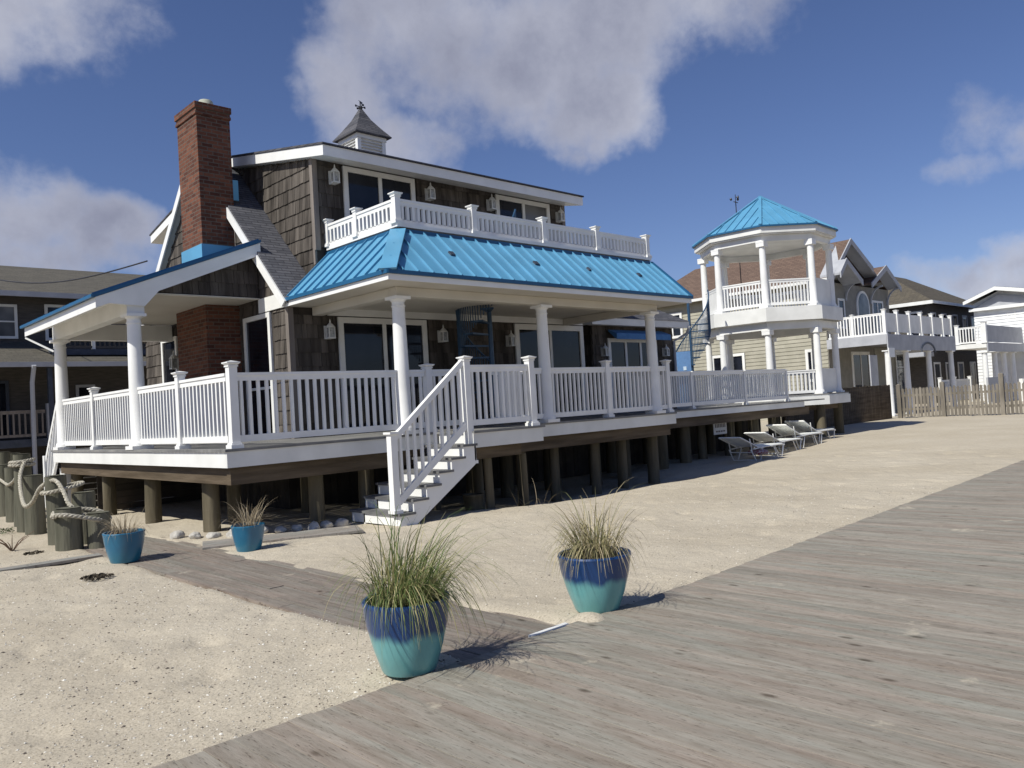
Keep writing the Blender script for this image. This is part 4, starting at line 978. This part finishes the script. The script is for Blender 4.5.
# ================================================================== NEIGHBOUR HOUSE A (beige, brown roof)
na = thing('beige_house', 'beige lap sided house with brown roof and grey gables behind the gazebo', 'house', (40, 18.4, 0))
FY = 18.4
m = MB(); m.box(40, 48.2, FY, 30, 0, 7.0); m.box(48.2, 50.2, FY, 30, 0, 3.6); m.prism([(40, FY+.003, 7.2), (45, FY+.003, 7.2), (41.9, FY+.003, 8.95)], (0, 8, 0)); m.prism([(44.5, FY+.002, 7.19), (48, FY+.002, 7.19), (46.3, FY+.002, 7.95)], (0, 5, 0)); wa = m.build('wall', 'stucco', na)
def laps(x0, x1, y, z0, z1, axis='x', st=.2, d=-1):
    m = MB(); z = z0
    while z < z1:
        if axis == 'x': m.add([(x0, y, z), (x1, y, z), (x1, y, z+st), (x0, y, z+st), (x0, y-.045, z), (x1, y-.045, z), (x1, y-.015, z+st), (x0, y-.015, z+st)], [(4, 5, 1, 0), (7, 6, 5, 4), (3, 2, 6, 7)])
        else: m.add([(y, x0, z), (y, x1, z), (y, x1, z+st), (y, x0, z+st), (y-.045, x0, z), (y-.045, x1, z), (y-.015, x1, z+st), (y-.015, x0, z+st)], [(0, 1, 5, 4), (4, 5, 6, 7), (7, 6, 2, 3)])
        z += st
    return m
laps(FY+.03, 30, 39.998, 0, 7.1, 'y').build('lap_siding', 'siding', wa)
laps(45.6, 49.9, FY-.003, 0, 3.5).build('lap_siding', 'siding', wa)
m = MB()
m.add([(39.5, FY-.7, 7.05), (39.5, 30.4, 7.05), (42.2, 27.4, 9.25), (41.9, FY-.7, 9.22)], [(0, 3, 2, 1)]); m.add([(39.5, 30.4, 7.05), (48, 30.4, 7.05), (42.2, 27.4, 9.25)], [(0, 2, 1)])
m.add([(45.6, FY-.7, 7.2), (48, 30.4, 7.05), (42.2, 27.4, 9.25), (41.9, FY-.7, 9.22)], [(0, 1, 2, 3)])
m.prism([(44.3, FY-.7, 7.1), (46.3, FY-.7, 8.15), (46.3, 24, 8.15), (44.3, 24, 7.1)], (0, 0, -.1)); m.prism([(48.2, FY-.7, 7.1), (46.3, FY-.7, 8.15), (46.3, 24, 8.15), (48.2, 24, 7.1)], (0, 0, -.1))
ra = m.build('roof', 'brown_y', na)
for (xa, za, xb, zb, y) in ((39.4, 7.1, 41.9, 9.27, FY-.75), (44.5, 7.95, 41.9, 9.27, FY-.75), (39.6, 7.3, 40.4, 8.05, FY-1.1), (42.2, 7.05, 40.4, 8.05, FY-1.1), (44.2, 7.1, 46.3, 8.2, FY-.75), (48.25, 7.1, 46.3, 8.2, FY-.75)):
    m = MB(); m.prism([(xa, y, za), (xb, y, zb), (xb, y, zb-.3), (xa, y, za-.3)], (0, .06, 0)); m.build('rake_board', 'greytrim', ra)
for P in ([(39.6, 7.15), (41.9, 9.2), (41.9, 9.1), (39.6, 7.05)], [(45.2, 7.5), (41.9, 9.2), (41.9, 9.1), (45.2, 7.4)], [(44.4, 7.05), (46.3, 8.04), (46.3, 7.98), (44.4, 6.99)], [(48.1, 7.05), (46.3, 8.04), (46.3, 7.98), (48.1, 6.99)]):
    m = MB(); m.prism([(x, FY-.68, z) for x, z in P], (0, .67, 0)); m.build('rake_soffit', 'greytrim', ra)
for P in ([(39.6, 7.25), (40.4, 8.0), (40.4, 7.9), (39.6, 7.15)], [(42.2, 7.0), (40.4, 8.0), (40.4, 7.9), (42.2, 6.9)]):
    m = MB(); m.prism([(x, FY-1.03, z) for x, z in P], (0, 1.02, 0)); m.build('hood_soffit', 'greytrim', ra)
m = MB(); m.box(39.42, 39.5, FY-.7, 30.4, 6.93, 7.08); m.build('gutter', 'white_old', ra)
for x in (42.4, 45.6, 47.9):
    m = MB()
    for i in range(6):
        a0 = pi/2*i/6; a1 = pi/2*(i+1)/6; m.bar((x, FY-.03-.7*(1-cos(a0)), 6.1+.9*sin(a0)), (x, FY-.03-.7*(1-cos(a1)), 6.1+.9*sin(a1)), .09, .09)
    m.build('bracket', 'greytrim', na)
def arched(x0, x1, y, z0, z1, parent):
    m = MB(); c = (x0+x1)/2; r_ = (x1-x0)/2; pts = [(x0, y, z0), (x1, y, z0)]+[(c+r_*cos(pi*k/10), y, z1-r_+r_*sin(pi*k/10)) for k in range(11)]
    m.prism(pts, (0, -.07, 0)); o = m.build('arched_window', 'white_old', parent)
    m = MB(); r2 = r_-.14; pts = [(x0+.14, y-.072, z0+.12), (x1-.14, y-.072, z0+.12)]+[(c+r2*cos(pi*k/10), y-.072, z1-r_+r2*sin(pi*k/10)) for k in range(11)]
    m.prism(pts, (0, -.01, 0)); m.build('pane', 'glass_curtain', o)
arched(43.7, 45.3, FY-.003, 4.2, 6.75, na)
opening('x', FY, 45.75, 47.25, 4.2, 6.3, na, mull=1, name='window', fw=.12); opening('x', FY, 41.4, 42.2, 4.6, 6.2, na, mull=0, name='window', fw=.12)
opening('x', FY, 42.6, 44.9, .2, 3.4, na, mull=1, name='front_door', fw=.18); opening('x', FY-.05, 48.4, 50.0, .9, 3.5, na, mull=0, name='window', fw=.12, rail=2.5)
for (y0, y1, z0, z1) in ((23.1, 25.2, 2.55, 3.75), (27.0, 28.4, 5.0, 6.5), (18.9, 19.6, 1.9, 3.6)): opening('y', 39.96, y0, y1, z0, z1, na, mull=1, name='window', fw=.15, depth=.09)
m = MB(); m.box(39.8, 49.2, 15.4, FY-.05, 3.70, 3.95); m.box(39.75, 49.25, 15.34, 15.395, 3.20, 3.97); m.box(39.74, 39.795, 15.4, FY-.05, 3.5, 3.97); m.build('balcony_floor', 'greytrim', na)
railing((39.9, 15.6), (39.9, 17.0), 3.9, 5.02, na, .15, .06); railing((39.9, 17.1), (39.9, FY-.1), 3.9, 5.02, na, .15, .06)
post(39.9, 17.05, 3.95, 5.1, na, .13)
for x in (39.9, 41.4, 43.0, 44.6, 46.2, 47.8, 49.1): post(x, 15.5, 3.95, 5.2, na, .16)
for a, b in ((40, 41.3), (41.5, 42.9), (43.1, 44.5), (44.7, 46.1), (46.3, 47.7), (47.9, 49.0)):
    m = MB(); m.box(a, b, 15.47, 15.52, 4.1, 5.02); m.build('solid_panel', 'white_old', na)
for x in (40.0, 42.3, 45.4, 48.8): column(x, 15.5, 0, 3.20, na, .15)
m = MB(); m.box(39.7, 40.4, 15.3, 15.338, 2.85, 3.3); m.build('column_cap', 'white', na)
m = MB(); m.box(38.9, 39.75, 15.9, 15.95, 1.5, 3.0); m.build('porch_screen', 'greytrim', na)
m = MB()
for k in range(8):
    a0 = pi*k/8; a1 = pi*(k+1)/8; m.prism([(44.95-.95*cos(a0), 15.30, 3.1+.45*sin(a0)), (44.95-.95*cos(a1), 15.30, 3.1+.45*sin(a1)), (44.95-1.05*cos(a1), 15.30, 3.1+.55*sin(a1)), (44.95-1.05*cos(a0), 15.30, 3.1+.55*sin(a0))], (0, .038, 0))
m.build('porch_arch', 'darktrim', na)

# ================================================================== NEIGHBOUR HOUSE B (dark, olive hip roof)
nb = thing('dark_hip_roof_house', 'dark walled house with brown hip roof beyond the beige house', 'house', (60, 20, 0))
m = MB(); m.box(60.6, 72, 20.6, 28.4, 0, 7.1); m.build('wall', 'darkwall', nb)
m = MB(); m.add([(60, 20, 7.2), (72.4, 20, 7.2), (72.4, 29, 7.2), (60, 29, 7.2), (64.3, 24.5, 9.95), (68, 24.5, 9.95)], [(0, 1, 5, 4), (1, 2, 5), (2, 3, 4, 5), (3, 0, 4), (3, 2, 1, 0)]); rb_ = m.build('roof', 'olive_xy', nb)
m = MB(); m.box(59.94, 60.0, 19.95, 29, 6.98, 7.22); m.box(60.0, 72.4, 19.92, 19.98, 7.0, 7.2); m.build('gutter', 'white_old', rb_)
m = MB(); m.box(59.0, 60.5, 23.5, 28.5, 2, 6.6); m.build('side_wing', 'darkwall', nb)
for x in (61.2, 63.4, 65.8, 68.0, 70): opening('x', 20.6, x, x+1.1, 4.6, 6.5, nb, mull=0, name='window', fw=.12, mat='greytrim')
for x in (61.2, 63.6, 66.2, 69): opening('x', 20.6, x, x+1.3, .5, 2.9, nb, mull=0, name='window', fw=.14)
opening('y', 60.6, 20.9, 22.0, 4.7, 6.6, nb, mull=0, name='window', fw=.14)
m = MB(); m.box(58.6, 60.55, 20.3, 24, 3.3, 3.6); m.build('balcony_floor', 'greytrim', nb)
railing((52, 17.2), (57.5, 17.2), .2, 1.6, nb, .2, .07); 
for x in (52, 54.5, 57.4): post(x, 17.2, .1, 1.75, nb, .18)

# ================================================================== NEIGHBOUR HOUSE C (white)
nc = thing('white_house', 'bright white gabled house with a balcony at the right edge', 'house', (62, 16.4, 0))
m = MB(); m.box(62, 78, 13.4, 18.0, 0, 6.4); m.prism([(62, 13.4, 6.4), (62, 18.0, 6.4), (62, 18.0, 6.75), (62, 16.4, 7.45), (62, 13.4, 6.9)], (16, 0, 0)); wc = m.build('wall', 'whitewall', nc)
m = MB(); z = 0
while z < 6.4: m.add([(61.99, 13.4, z), (61.99, 18, z), (61.99, 18, z+.22), (61.99, 13.4, z+.22), (61.94, 13.4, z), (61.94, 18, z), (61.98, 18, z+.22), (61.98, 13.4, z+.22)], [(0, 1, 5, 4), (4, 5, 6, 7), (7, 6, 2, 3)]); z += .22
m.build('lap_siding', 'whitewall', wc)
m = MB(); m.prism([(61.2, 18.35, 6.95), (61.2, 16.4, 7.72), (78, 16.4, 7.72), (78, 18.35, 6.95)], (0, 0, -.08)); m.prism([(61.2, 13.0, 7.0), (61.2, 16.4, 7.72), (78, 16.4, 7.72), (78, 13.0, 7.0)], (0, 0, -.08)); rc = m.build('roof', 'darktrim', nc)
m = MB(); m.prism([(61.15, 18.4, 6.9), (61.15, 16.4, 7.70), (61.15, 16.4, 7.45), (61.15, 18.4, 6.68)], (.07, 0, 0)); m.prism([(61.15, 12.9, 6.95), (61.15, 16.4, 7.70), (61.15, 16.4, 7.45), (61.15, 12.9, 6.7)], (.07, 0, 0)); m.box(61.6, 62, 12.9, 18.2, 6.2, 6.4); m.build('rake_board', 'white', rc)
m = MB(); m.prism([(61.85, 13.2, 6.42), (61.85, 18.0, 6.42), (61.85, 16.4, 7.2)], (.12, 0, 0)); m.build('gable_panel', 'greytrim', nc)
opening('y', 62, 15.45, 16.0, 5.45, 6.0, nc, mull=0, name='window', fw=.1)
opening('y', 62, 14.2, 14.9, 4.4, 5.9, nc, mull=0, name='window', fw=.1)
m = MB(); m.box(53.9, 61.9, 15.1, 16.8, 3.40, 3.68); m.build('balcony_floor', 'white_old', nc)
railing((54, 15.3), (54, 16.6), 3.65, 4.72, nc, .16, .06); post(54, 15.2, 3.68, 4.95, nc, .25); post(54, 16.7, 3.68, 4.9, nc, .2)
m = MB(); m.box(54.15, 61.9, 15.16, 15.22, 3.75, 4.78); m.box(53.9, 61.9, 15.02, 15.09, 3.15, 3.69); m.build('solid_panel', 'greytrim', nc)
for x in (54.1, 56, 57.9, 59.8): column(x, 15.3, 0, 3.15, nc, .17, n=12)
m = MB(); m.bar((57, 14.2, 1.0), (62, 14.2, 3.0), .1, .12); m.bar((57, 14.2, .3), (62, 14.2, 2.2), .1, .3); m.box(56.9, 57.1, 14.1, 14.3, 0, 1.4)
for i in range(11): x = 57.3+.42*i; m.box(x-.04, x+.04, 14.17, 14.23, .4+(x-57)*.38, 1.0+(x-57)*.4)
m.build('outside_steps', 'white_old', nc)
m = MB(); m.box(50.5, 53.8, 14.2, 14.3, .2, 1.6); m.build('screen_wall', 'greytrim', nc)

# ================================================================== NEIGHBOUR HOUSE ON THE LEFT
nl = thing('dark_house', 'large dark shingled house with tan roof bands behind the beach house on the left', 'house', (2, 32, 0))
m = MB(); m.box(1, 22, 32, 44, .2, 6.5); m.build('wall', 'darkwall', nl)
m = MB(); m.prism([(0, 31.3, 6.50), (22.5, 31.3, 6.50), (22.5, 38, 8.6), (0, 38, 8.6)], (0, 0, -.12)); rl = m.build('roof', 'tan_x', nl)
m = MB(); m.box(-.1, 22.6, 31.22, 31.3, 6.34, 6.52); m.build('gutter', 'greytrim', rl)
m = MB(); m.prism([(0, 29.7, 3.95), (22.5, 29.7, 3.95), (22.5, 31.99, 4.85), (0, 31.99, 4.85)], (0, 0, -.1)); r2_ = m.build('porch_roof', 'tan_x', nl)
m = MB(); m.box(-.1, 22.6, 29.62, 29.7, 3.80, 3.96); m.build('gutter', 'greytrim', r2_)
opening('x', 32, 5.5, 6.95, 4.95, 6.15, nl, mull=0, rail=5.55, name='window', fw=.09, pane='glass_curtain'); opening('x', 32, 7.8, 9.4, 4.9, 6.2, nl, mull=1, name='window', fw=.1)
opening('x', 32, 9.9, 11.4, 4.9, 6.2, nl, mull=1, name='window', fw=.1)
m = MB(); m.box(7.6, 14, 30.3, 31.9, 4.25, 4.45); m.build('balcony_floor', 'darktrim', nl)
railing((7.75, 30.4), (14, 30.4), 4.4, 5.25, nl, .16, .05, mat='darkwall')
for x in (7.7, 8.9, 10.1, 11.4): m = MB(); m.box(x-.05, x+.05, 30.35, 30.45, 4.4, 5.35); m.build('railing_post', 'white_old', nl)
m = MB(); m.tube([(6.85, 29.6, 3.85), (6.85, 29.75, 3.6), (6.82, 29.8, 3.3), (6.8, 29.8, .3)], .07, 8); m.build('downspout', 'greytrim', nl, smooth=True)
m = MB(); m.bar((7.0, 31.2, 4.9), (7.6, 30.2, 4.35), .05, .05); m.build('awning_arm', 'white_old', nl)
m = MB(); m.box(2, 22, 29.9, 31.95, 1.2, 1.45); m.build('porch_floor', 'darktrim', nl)
railing((5.2, 30.0), (7.2, 30.0), 1.45, 2.4, nl, .17, .05, mat='corner'); railing((7.5, 31.0), (9.4, 31.0), 1.45, 2.4, nl, .17, .05, mat='darkwall')
m = MB(); m.box(7.25, 7.45, 29.9, 30.1, 1.3, 2.6); m.build('railing_post', 'greytrim', nl)
opening('x', 32, 5.4, 6.6, 1.5, 3.5, nl, mull=0, name='front_door', fw=.1, mat='darktrim'); opening('x', 32, 8.7, 9.35, 2.2, 3.3, nl, mull=0, name='window', fw=.1, mat='greytrim')
m = MB(); 
for x in (4.5, 7.3, 10, 13): m.box(x, x+.14, 29.85, 30.0, .1, 3.8)
m.build('porch_post', 'darktrim', nl)
m = MB(); P = []
for i in range(17):
    k = i/16; P.append((7.3+(7.2-7.3)*k, 20.3+(31.5-20.3)*k, 5.9+(7.0-5.9)*k-.5*sin(pi*k)))
P = [(6.0+1.0*(1-i/16), 19.6+(32-19.6)*i/16, 5.55+(7.05-5.55)*i/16-.35*sin(pi*i/16)) for i in range(17)]
m.tube(P, .018, 6); tag(m.build('overhead_cable', 'iron', None, origin=P[0]), 'thin dark overhead cable between the beach house and the dark house on the left', 'cable')
# low gravel bank under the dark house
m = MB(); m.box(-6, 0.9, 36, 46, .2, 6.0); m.prism([(-6.4, 35.4, 6.0), (.95, 35.4, 6.0), (.95, 41, 8.0), (-6.4, 41, 8.0)], (0, 0, -.1))
# (a further plain house beyond the left frame, so that a step aside still finds a street)
tb = tag(m.build('shed_house', 'darkwall', None, origin=(-3, 40, 0)), 'plain dark house farther left, beyond the edge of the photograph', 'house')
bpy.data.objects.remove(tb)

# ================================================================== GROUND
def edge_shift(x): return .034*min(60, max(0, x-5.5))
def hgt(x, y):
    h = .035*noise.noise(Vector((x*.45, y*.45, 0)))+.024*noise.noise(Vector((x*1.7, y*1.7, 3)))+.009*noise.noise(Vector((x*5, y*5, 7)))
    if y > 4.2: h += .0
    # sand drifted against the walkway, boardwalk and pots
    for (px_, py_, a, s) in ((4.5, 4.1, .06, .35), (2.85, 4.08, .05, .33), (5.2, 8.9, .03, .6), (9, 8.6, .05, 1.2), (6.6, 9.9, .01, .6)):
        h += a*math.exp(-((x-px_)**2+(y-py_)**2)/(s*s))
    w_ = 0
    if 3.25 < x < 4.25 and y < 12.5 and y > 3.6:      # bare walkway strip scoured by feet
        e = min(x-3.25, 4.25-x)/.12; e = max(0, min(1, e+.35*noise.noise(Vector((x*2, y*.9, 5))))); h -= .062*e
    ss = lambda t_: (lambda q: q*q*(3-2*q))(max(0, min(1, t_)))
    if y < 40: h -= .30*ss((x-7.6)/2.2)*ss((y-8.5)/2.2)*(1-.62*ss((x-14)/3.5))*(1-ss((x-21)/3))
    ed = 3.92+edge_shift(x)
    if y < ed: h -= .05*min(1, (ed-y)/.12)+.02
    h += .17*math.exp(-((x-4.28)**2/.05+(y-3.80)**2/.018))
    # footprints
    fp = noise.noise(Vector((x*3.1, y*3.1, 11)))
    if fp > .3: h -= .08*(fp-.3)
    return h
def axis_pts(a0, a1, fine0, fine1, step, grow=1.35):
    P = []; v_ = fine0
    while v_ <= fine1: P.append(v_); v_ += step
    s = step; v_ = P[-1]
    while v_ < a1: s *= grow; v_ += s; P.append(min(v_, a1))
    s = step; v_ = P[0]
    while v_ > a0: s *= grow; v_ -= s; P.insert(0, max(v_, a0))
    return P
# ground sheet
xs = axis_pts(-2500, 2500, .5, 20, .07, 1.3); ys_ = axis_pts(-2500, 2500, 3.2, 14, .06, 1.3)
vs = [(x, y, hgt(x, y) if abs(x) < 80 and abs(y) < 80 else 0) for y in ys_ for x in xs]; nx = len(xs)
fs = [(j*nx+i, j*nx+i+1, (j+1)*nx+i+1, (j+1)*nx+i) for j in range(len(ys_)-1) for i in range(nx-1)]
m = MB(); m.add(vs, fs); o = m.build('sand_ground', 'sand', None, smooth=True); o['kind'] = 'structure'
# boardwalk: planks laid across it
m = MB(); x = -7.0; rr = random.Random(21)
while x < 62:
    w_ = rr.choice((.135, .14, .145)); g_ = .0014; y = 3.86+edge_shift(x)+rr.uniform(-.012, .012); z = .062+rr.uniform(-.0015, .0015)
    yb = y-rr.uniform(3.5, 6.8); segs = [(yb, y)]
    while yb > -7: n_ = yb-6.2; segs.append((n_, yb-.003)); yb = n_
    for (a, b) in segs: m.add([(x+g_, a, z-.045), (x+w_-g_, a, z-.045), (x+w_-g_, b, z-.045), (x+g_, b, z-.045), (x+g_, a, z-.0006), (x+w_-g_, a, z-.0006), (x+w_-g_, b, z-.0006), (x+g_, b, z-.0006), (x+g_+.001, a, z), (x+w_-g_-.001, a, z), (x+w_-g_-.001, b, z), (x+g_+.001, b, z)],
        [(8, 9, 10, 11), (4, 5, 9, 8), (6, 7, 11, 10), (5, 6, 10, 9), (7, 4, 8, 11), (0, 1, 5, 4), (1, 2, 6, 5), (2, 3, 7, 6), (3, 0, 4, 7)])
    x += w_
o = m.build('boardwalk', 'board', None); o['kind'] = 'structure'
m = MB(); m.box(-7, 62, 3.60, 3.68, -.2, .015); m.box(-7, 62, 1, 1.1, -.2, .015); o = m.build('boardwalk_joist', 'beam', None); o['kind'] = 'structure'
m = MB(); m.box(3.74, 4.10, 3.866, 3.90, .03, .070)
tag(m.build('edging_strip', 'white', None, origin=(3.7, 3.88, .03)), 'bright white strip along the boardwalk edge where the walkway meets it', 'edging strip')
# walkway to the deck
m = MB(); x = 3.27
while x < 4.2: 
    w_ = .152; y = 3.905
    while y < 12.4:
        L_ = rr.uniform(2.2, 3.6); z = -.006+rr.uniform(-.004, .004); m.box(x+.003, x+w_-.003, y, min(y+L_, 12.45)-.004, z-.04, z); y += L_
    x += w_+.003
o = m.build('walkway', 'walk', None); o['kind'] = 'structure'
for (c, a, w_, lb) in (((2.62, 11.2), (.62, -.03), .11, 'grey plank half sunk in the sand left of the blue pot'), ((5.25, 10.15), (.95, -.40), .30, 'wide grey planks in the sand leading from the walkway to the white steps')):
    m = MB(); d_ = Vector((*a, 0)); n_ = Vector((-d_.y, d_.x, 0)).normalized()
    k = 3 if w_ > .2 else 1
    for i in range(k):
        cc = Vector((*c, .008))+n_*((i-(k-1)/2)*2*w_/k); m.obox(cc, d_, n_*(w_/k-.004), (0, 0, .016))
    tag(m.build('plank_path', 'sill', None, origin=(c[0], c[1], .02)), lb, 'plank')
# pebbles, shells and specks
m = MB(); rr = random.Random(9)
def pebble(m, x, y, z, s, rr):
    a = rr.uniform(0, 6.28); sx_ = s*rr.uniform(.7, 1.4); sy_ = s*rr.uniform(.5, 1); sz_ = s*rr.uniform(.3, .7)
    P = [(sx_, 0, 0), (0, sy_, 0), (-sx_, 0, 0), (0, -sy_, 0), (0, 0, sz_), (0, 0, -sz_)]
    P = [(x+p[0]*cos(a)-p[1]*sin(a), y+p[0]*sin(a)+p[1]*cos(a), z+p[2]) for p in P]
    m.add(P, [(0, 1, 4), (1, 2, 4), (2, 3, 4), (3, 0, 4), (1, 0, 5), (2, 1, 5), (3, 2, 5), (0, 3, 5)])
cnt = 0
while cnt < 16000:
    t_ = rr.random(); y = 3.95+8*(t_**1.4); x = rr.uniform(.6, 3.3) if rr.random() < .62 else rr.uniform(4.2, 13)
    if x > 7 and y > 9: continue
    pebble(m, x, y, hgt(x, y)+.001, rr.choice((.0025, .004, .004, .006, .009))*rr.uniform(.7, 1.4), rr); cnt += 1
mp_, nt, b = new_mat('mixed_pebbles'); g = N(nt, 'ShaderNodeNewGeometry'); r_ = ramp(nt, [(0, (.05, .04, .035)), (.18, (.14, .11, .09)), (.3, (.36, .32, .26)), (.75, (.55, .51, .44)), (1, (.75, .73, .68))]); nt.links.new(g.outputs['Random Per Island'], r_.inputs[0]); nt.links.new(r_.outputs[0], b.inputs['Base Color']); b.inputs['Roughness'].default_value = .8
M['pebble'] = mp_
o = m.build('pebbles', 'pebble', None); o['kind'] = 'stuff'; o['label'] = 'tiny pebbles and shell bits scattered over the pale sand'; o['category'] = 'pebbles'

# ================================================================== SKY, SUN, CAMERA
sun_dir = Vector((-.93, .02, 1)).normalized(); elev = math.asin(sun_dir.z); azi = math.atan2(sun_dir.x, sun_dir.y)
sd = bpy.data.lights.new('sun', 'SUN'); sd.energy = 5.0; sd.angle = radians(.5); sd.color = (1, .968, .865)
so_ = bpy.data.objects.new('sun', sd); COL.objects.link(so_); so_.rotation_euler = sun_dir.to_track_quat('Z', 'Y').to_euler(); so_.location = (0, 0, 30)
CAMX = Vector((0.72274523, -0.68853827, -0.05961867)); CAMD = Vector((-0.02446813, 0.06071785, -0.99785503)); CAMF = Vector((0.69068129, 0.72265371, 0.0270363))
def look(px_, py_): v_ = CAMX*(px_-512)+CAMD*(py_-384)+CAMF*803.98; return v_.normalized()
W = bpy.data.worlds.new('World'); S.world = W; W.use_nodes = True; nt = W.node_tree; L = nt.links
bg = nt.nodes['Background']; bg.inputs['Strength'].default_value = .082
sk = N(nt, 'ShaderNodeTexSky', sky_type='NISHITA'); sk.sun_disc = False; sk.sun_elevation = elev; sk.sun_rotation = azi; sk.air_density = 1.0; sk.dust_density = .25; sk.ozone_density = 2.5
tc = N(nt, 'ShaderNodeTexCoord'); dirv = tc.outputs['Generated']
def mth(op, a, b=None, c=None, clamp=False):
    n = N(nt, 'ShaderNodeMath', operation=op); n.use_clamp = clamp
    for i, v_ in enumerate((a, b, c)):
        if v_ is None: continue
        if isinstance(v_, (int, float)): n.inputs[i].default_value = v_
        else: L.new(v_, n.inputs[i])
    return n.outputs[0]
def nz(scale, det, rough, off=(0, 0, 0), dist=0):
    mp = N(nt, 'ShaderNodeMapping'); mp.inputs['Location'].default_value = off; L.new(dirv, mp.inputs[0])
    n = N(nt, 'ShaderNodeTexNoise'); n.inputs['Scale'].default_value = scale; n.inputs['Detail'].default_value = det; n.inputs['Roughness'].default_value = rough; n.inputs['Distortion'].default_value = dist; L.new(mp.outputs[0], n.inputs[0]); return n
# gently warped direction so that the cloud outlines billow
wn = nz(4.5, 5, .6, (3, 1, 7)); wv = N(nt, 'ShaderNodeVectorMath', operation='SUBTRACT'); L.new(wn.outputs['Color'], wv.inputs[0]); wv.inputs[1].default_value = (.5, .5, .5)
ws = N(nt, 'ShaderNodeVectorMath', operation='SCALE'); L.new(wv.outputs[0], ws.inputs[0]); ws.inputs['Scale'].default_value = .16
wd = N(nt, 'ShaderNodeVectorMath', operation='ADD'); L.new(dirv, wd.inputs[0]); L.new(ws.outputs[0], wd.inputs[1]); WD = wd.outputs[0]
def blob(px_, py_, rx, ry, amp=1.0):
    """a cloud bank round one direction of the sky: rx, ry its half widths in radians along and above the horizon"""
    c = look(px_, py_); e1 = Vector((c.y, -c.x, 0)).normalized(); e2 = e1.cross(c); e2 = e2 if e2.z > 0 else -e2
    def dot(v_): 
        n = N(nt, 'ShaderNodeVectorMath', operation='DOT_PRODUCT'); L.new(WD, n.inputs[0]); n.inputs[1].default_value = v_; return n.outputs['Value']
    a = mth('DIVIDE', dot(e1), rx); b_ = mth('DIVIDE', dot(e2), ry); f_ = mth('SUBTRACT', 1, dot(c))
    q = mth('ADD', mth('MULTIPLY', a, a), mth('MULTIPLY', b_, b_)); q = mth('ADD', q, mth('MULTIPLY', mth('GREATER_THAN', f_, 1.0), 50))
    return mth('MULTIPLY', mth('SUBTRACT', 1, q), amp)
BL = [(445, 20, .13, .13), (560, 60, .17, .085), (640, 20, .20, .07), (600, 118, .075, .05), (362, 60, .06, .11), (720, -30, .13, .06), (395, 150, .09, .05), (560, -100, .30, .11), (350, 95, .06, .07),
      (5, 5, .08, .065), (-60, -60, .16, .11), (25, 215, .09, .05), (110, 240, .085, .045), (-60, 215, .14, .08), (20, 262, .15, .03),
      (972, 108, .035, .020, .12), (1015, 98, .035, .012, .1), (958, 162, .028, .010, .1), (970, 278, .085, .026), (1015, 262, .05, .034), (1100, 270, .12, .06), (1150, 90, .12, .05)]
acc = None
for bl in BL:
    v_ = blob(*bl); acc = v_ if acc is None else mth('SMOOTH_MAX', acc, v_, .25)
d1 = nz(9, 10, .62).outputs['Fac']; d2 = nz(2.4, 5, .5, (5, 2, 1)).outputs['Fac']
# clouds elsewhere in the sky dome too
cd = look(512, 200)
nd = N(nt, 'ShaderNodeVectorMath', operation='DOT_PRODUCT'); L.new(dirv, nd.inputs[0]); nd.inputs[1].default_value = cd
away = mth('LESS_THAN', nd.outputs['Value'], .55)
other = mth('MULTIPLY', mth('SUBTRACT', mth('MULTIPLY', mth('SUBTRACT', d2, .5), 6), .9), 1.0)
acc = mth('ADD', mth('MULTIPLY', acc, mth('SUBTRACT', 1, away)), mth('MULTIPLY', other, away))
dens = mth('ADD', acc, mth('MULTIPLY', mth('SUBTRACT', d1, .5), 2.5))
mask = N(nt, 'ShaderNodeMapRange', interpolation_type='SMOOTHSTEP'); mask.inputs['From Min'].default_value = -.25; mask.inputs['From Max'].default_value = 1.05; mask.inputs['To Max'].default_value = .93; L.new(dens, mask.inputs['Value'])
shade = mth('ADD', mth('MULTIPLY', dens, .55), mth('MULTIPLY', mth('SUBTRACT', nz(7, 7, .6, (.04, -.02, -.07)).outputs['Fac'], .5), 1.7))
cr = ramp(nt, [(0, (7.0, 7.2, 8.2)), (.35, (5.2, 5.4, 6.5)), (.75, (3.9, 4.1, 5.2)), (1, (3.2, 3.35, 4.4))]); L.new(shade, cr.inputs[0])
mx = N(nt, 'ShaderNodeMix', data_type='RGBA'); L.new(mask.outputs[0], mx.inputs[0])
sat = N(nt, 'ShaderNodeMix', data_type='RGBA', blend_type='MULTIPLY'); sat.inputs[0].default_value = 1; L.new(sk.outputs[0], sat.inputs[6]); sat.inputs[7].default_value = (.76, .79, 1.04, 1)
L.new(sat.outputs[2], mx.inputs[6]); L.new(cr.outputs[0], mx.inputs[7]); L.new(mx.outputs[2], bg.inputs[0])

cam = bpy.data.cameras.new('camera'); co = bpy.data.objects.new('camera', cam); COL.objects.link(co)
cam.sensor_width = 36; cam.lens = 803.98*36/1024; cam.clip_end = 6000; cam.clip_start = .05
R_ = Matrix((CAMX, -CAMD, -CAMF)).transposed(); co.matrix_world = Matrix.Translation((0, 0, 1.6)) @ R_.to_4x4()
S.camera = co
S.view_settings.view_transform = 'Standard'; S.view_settings.look = 'None'; S.view_settings.exposure = .04; S.view_settings.gamma = 1
for ob in list(bpy.data.objects):
    if '_o' in ob: del ob['_o']
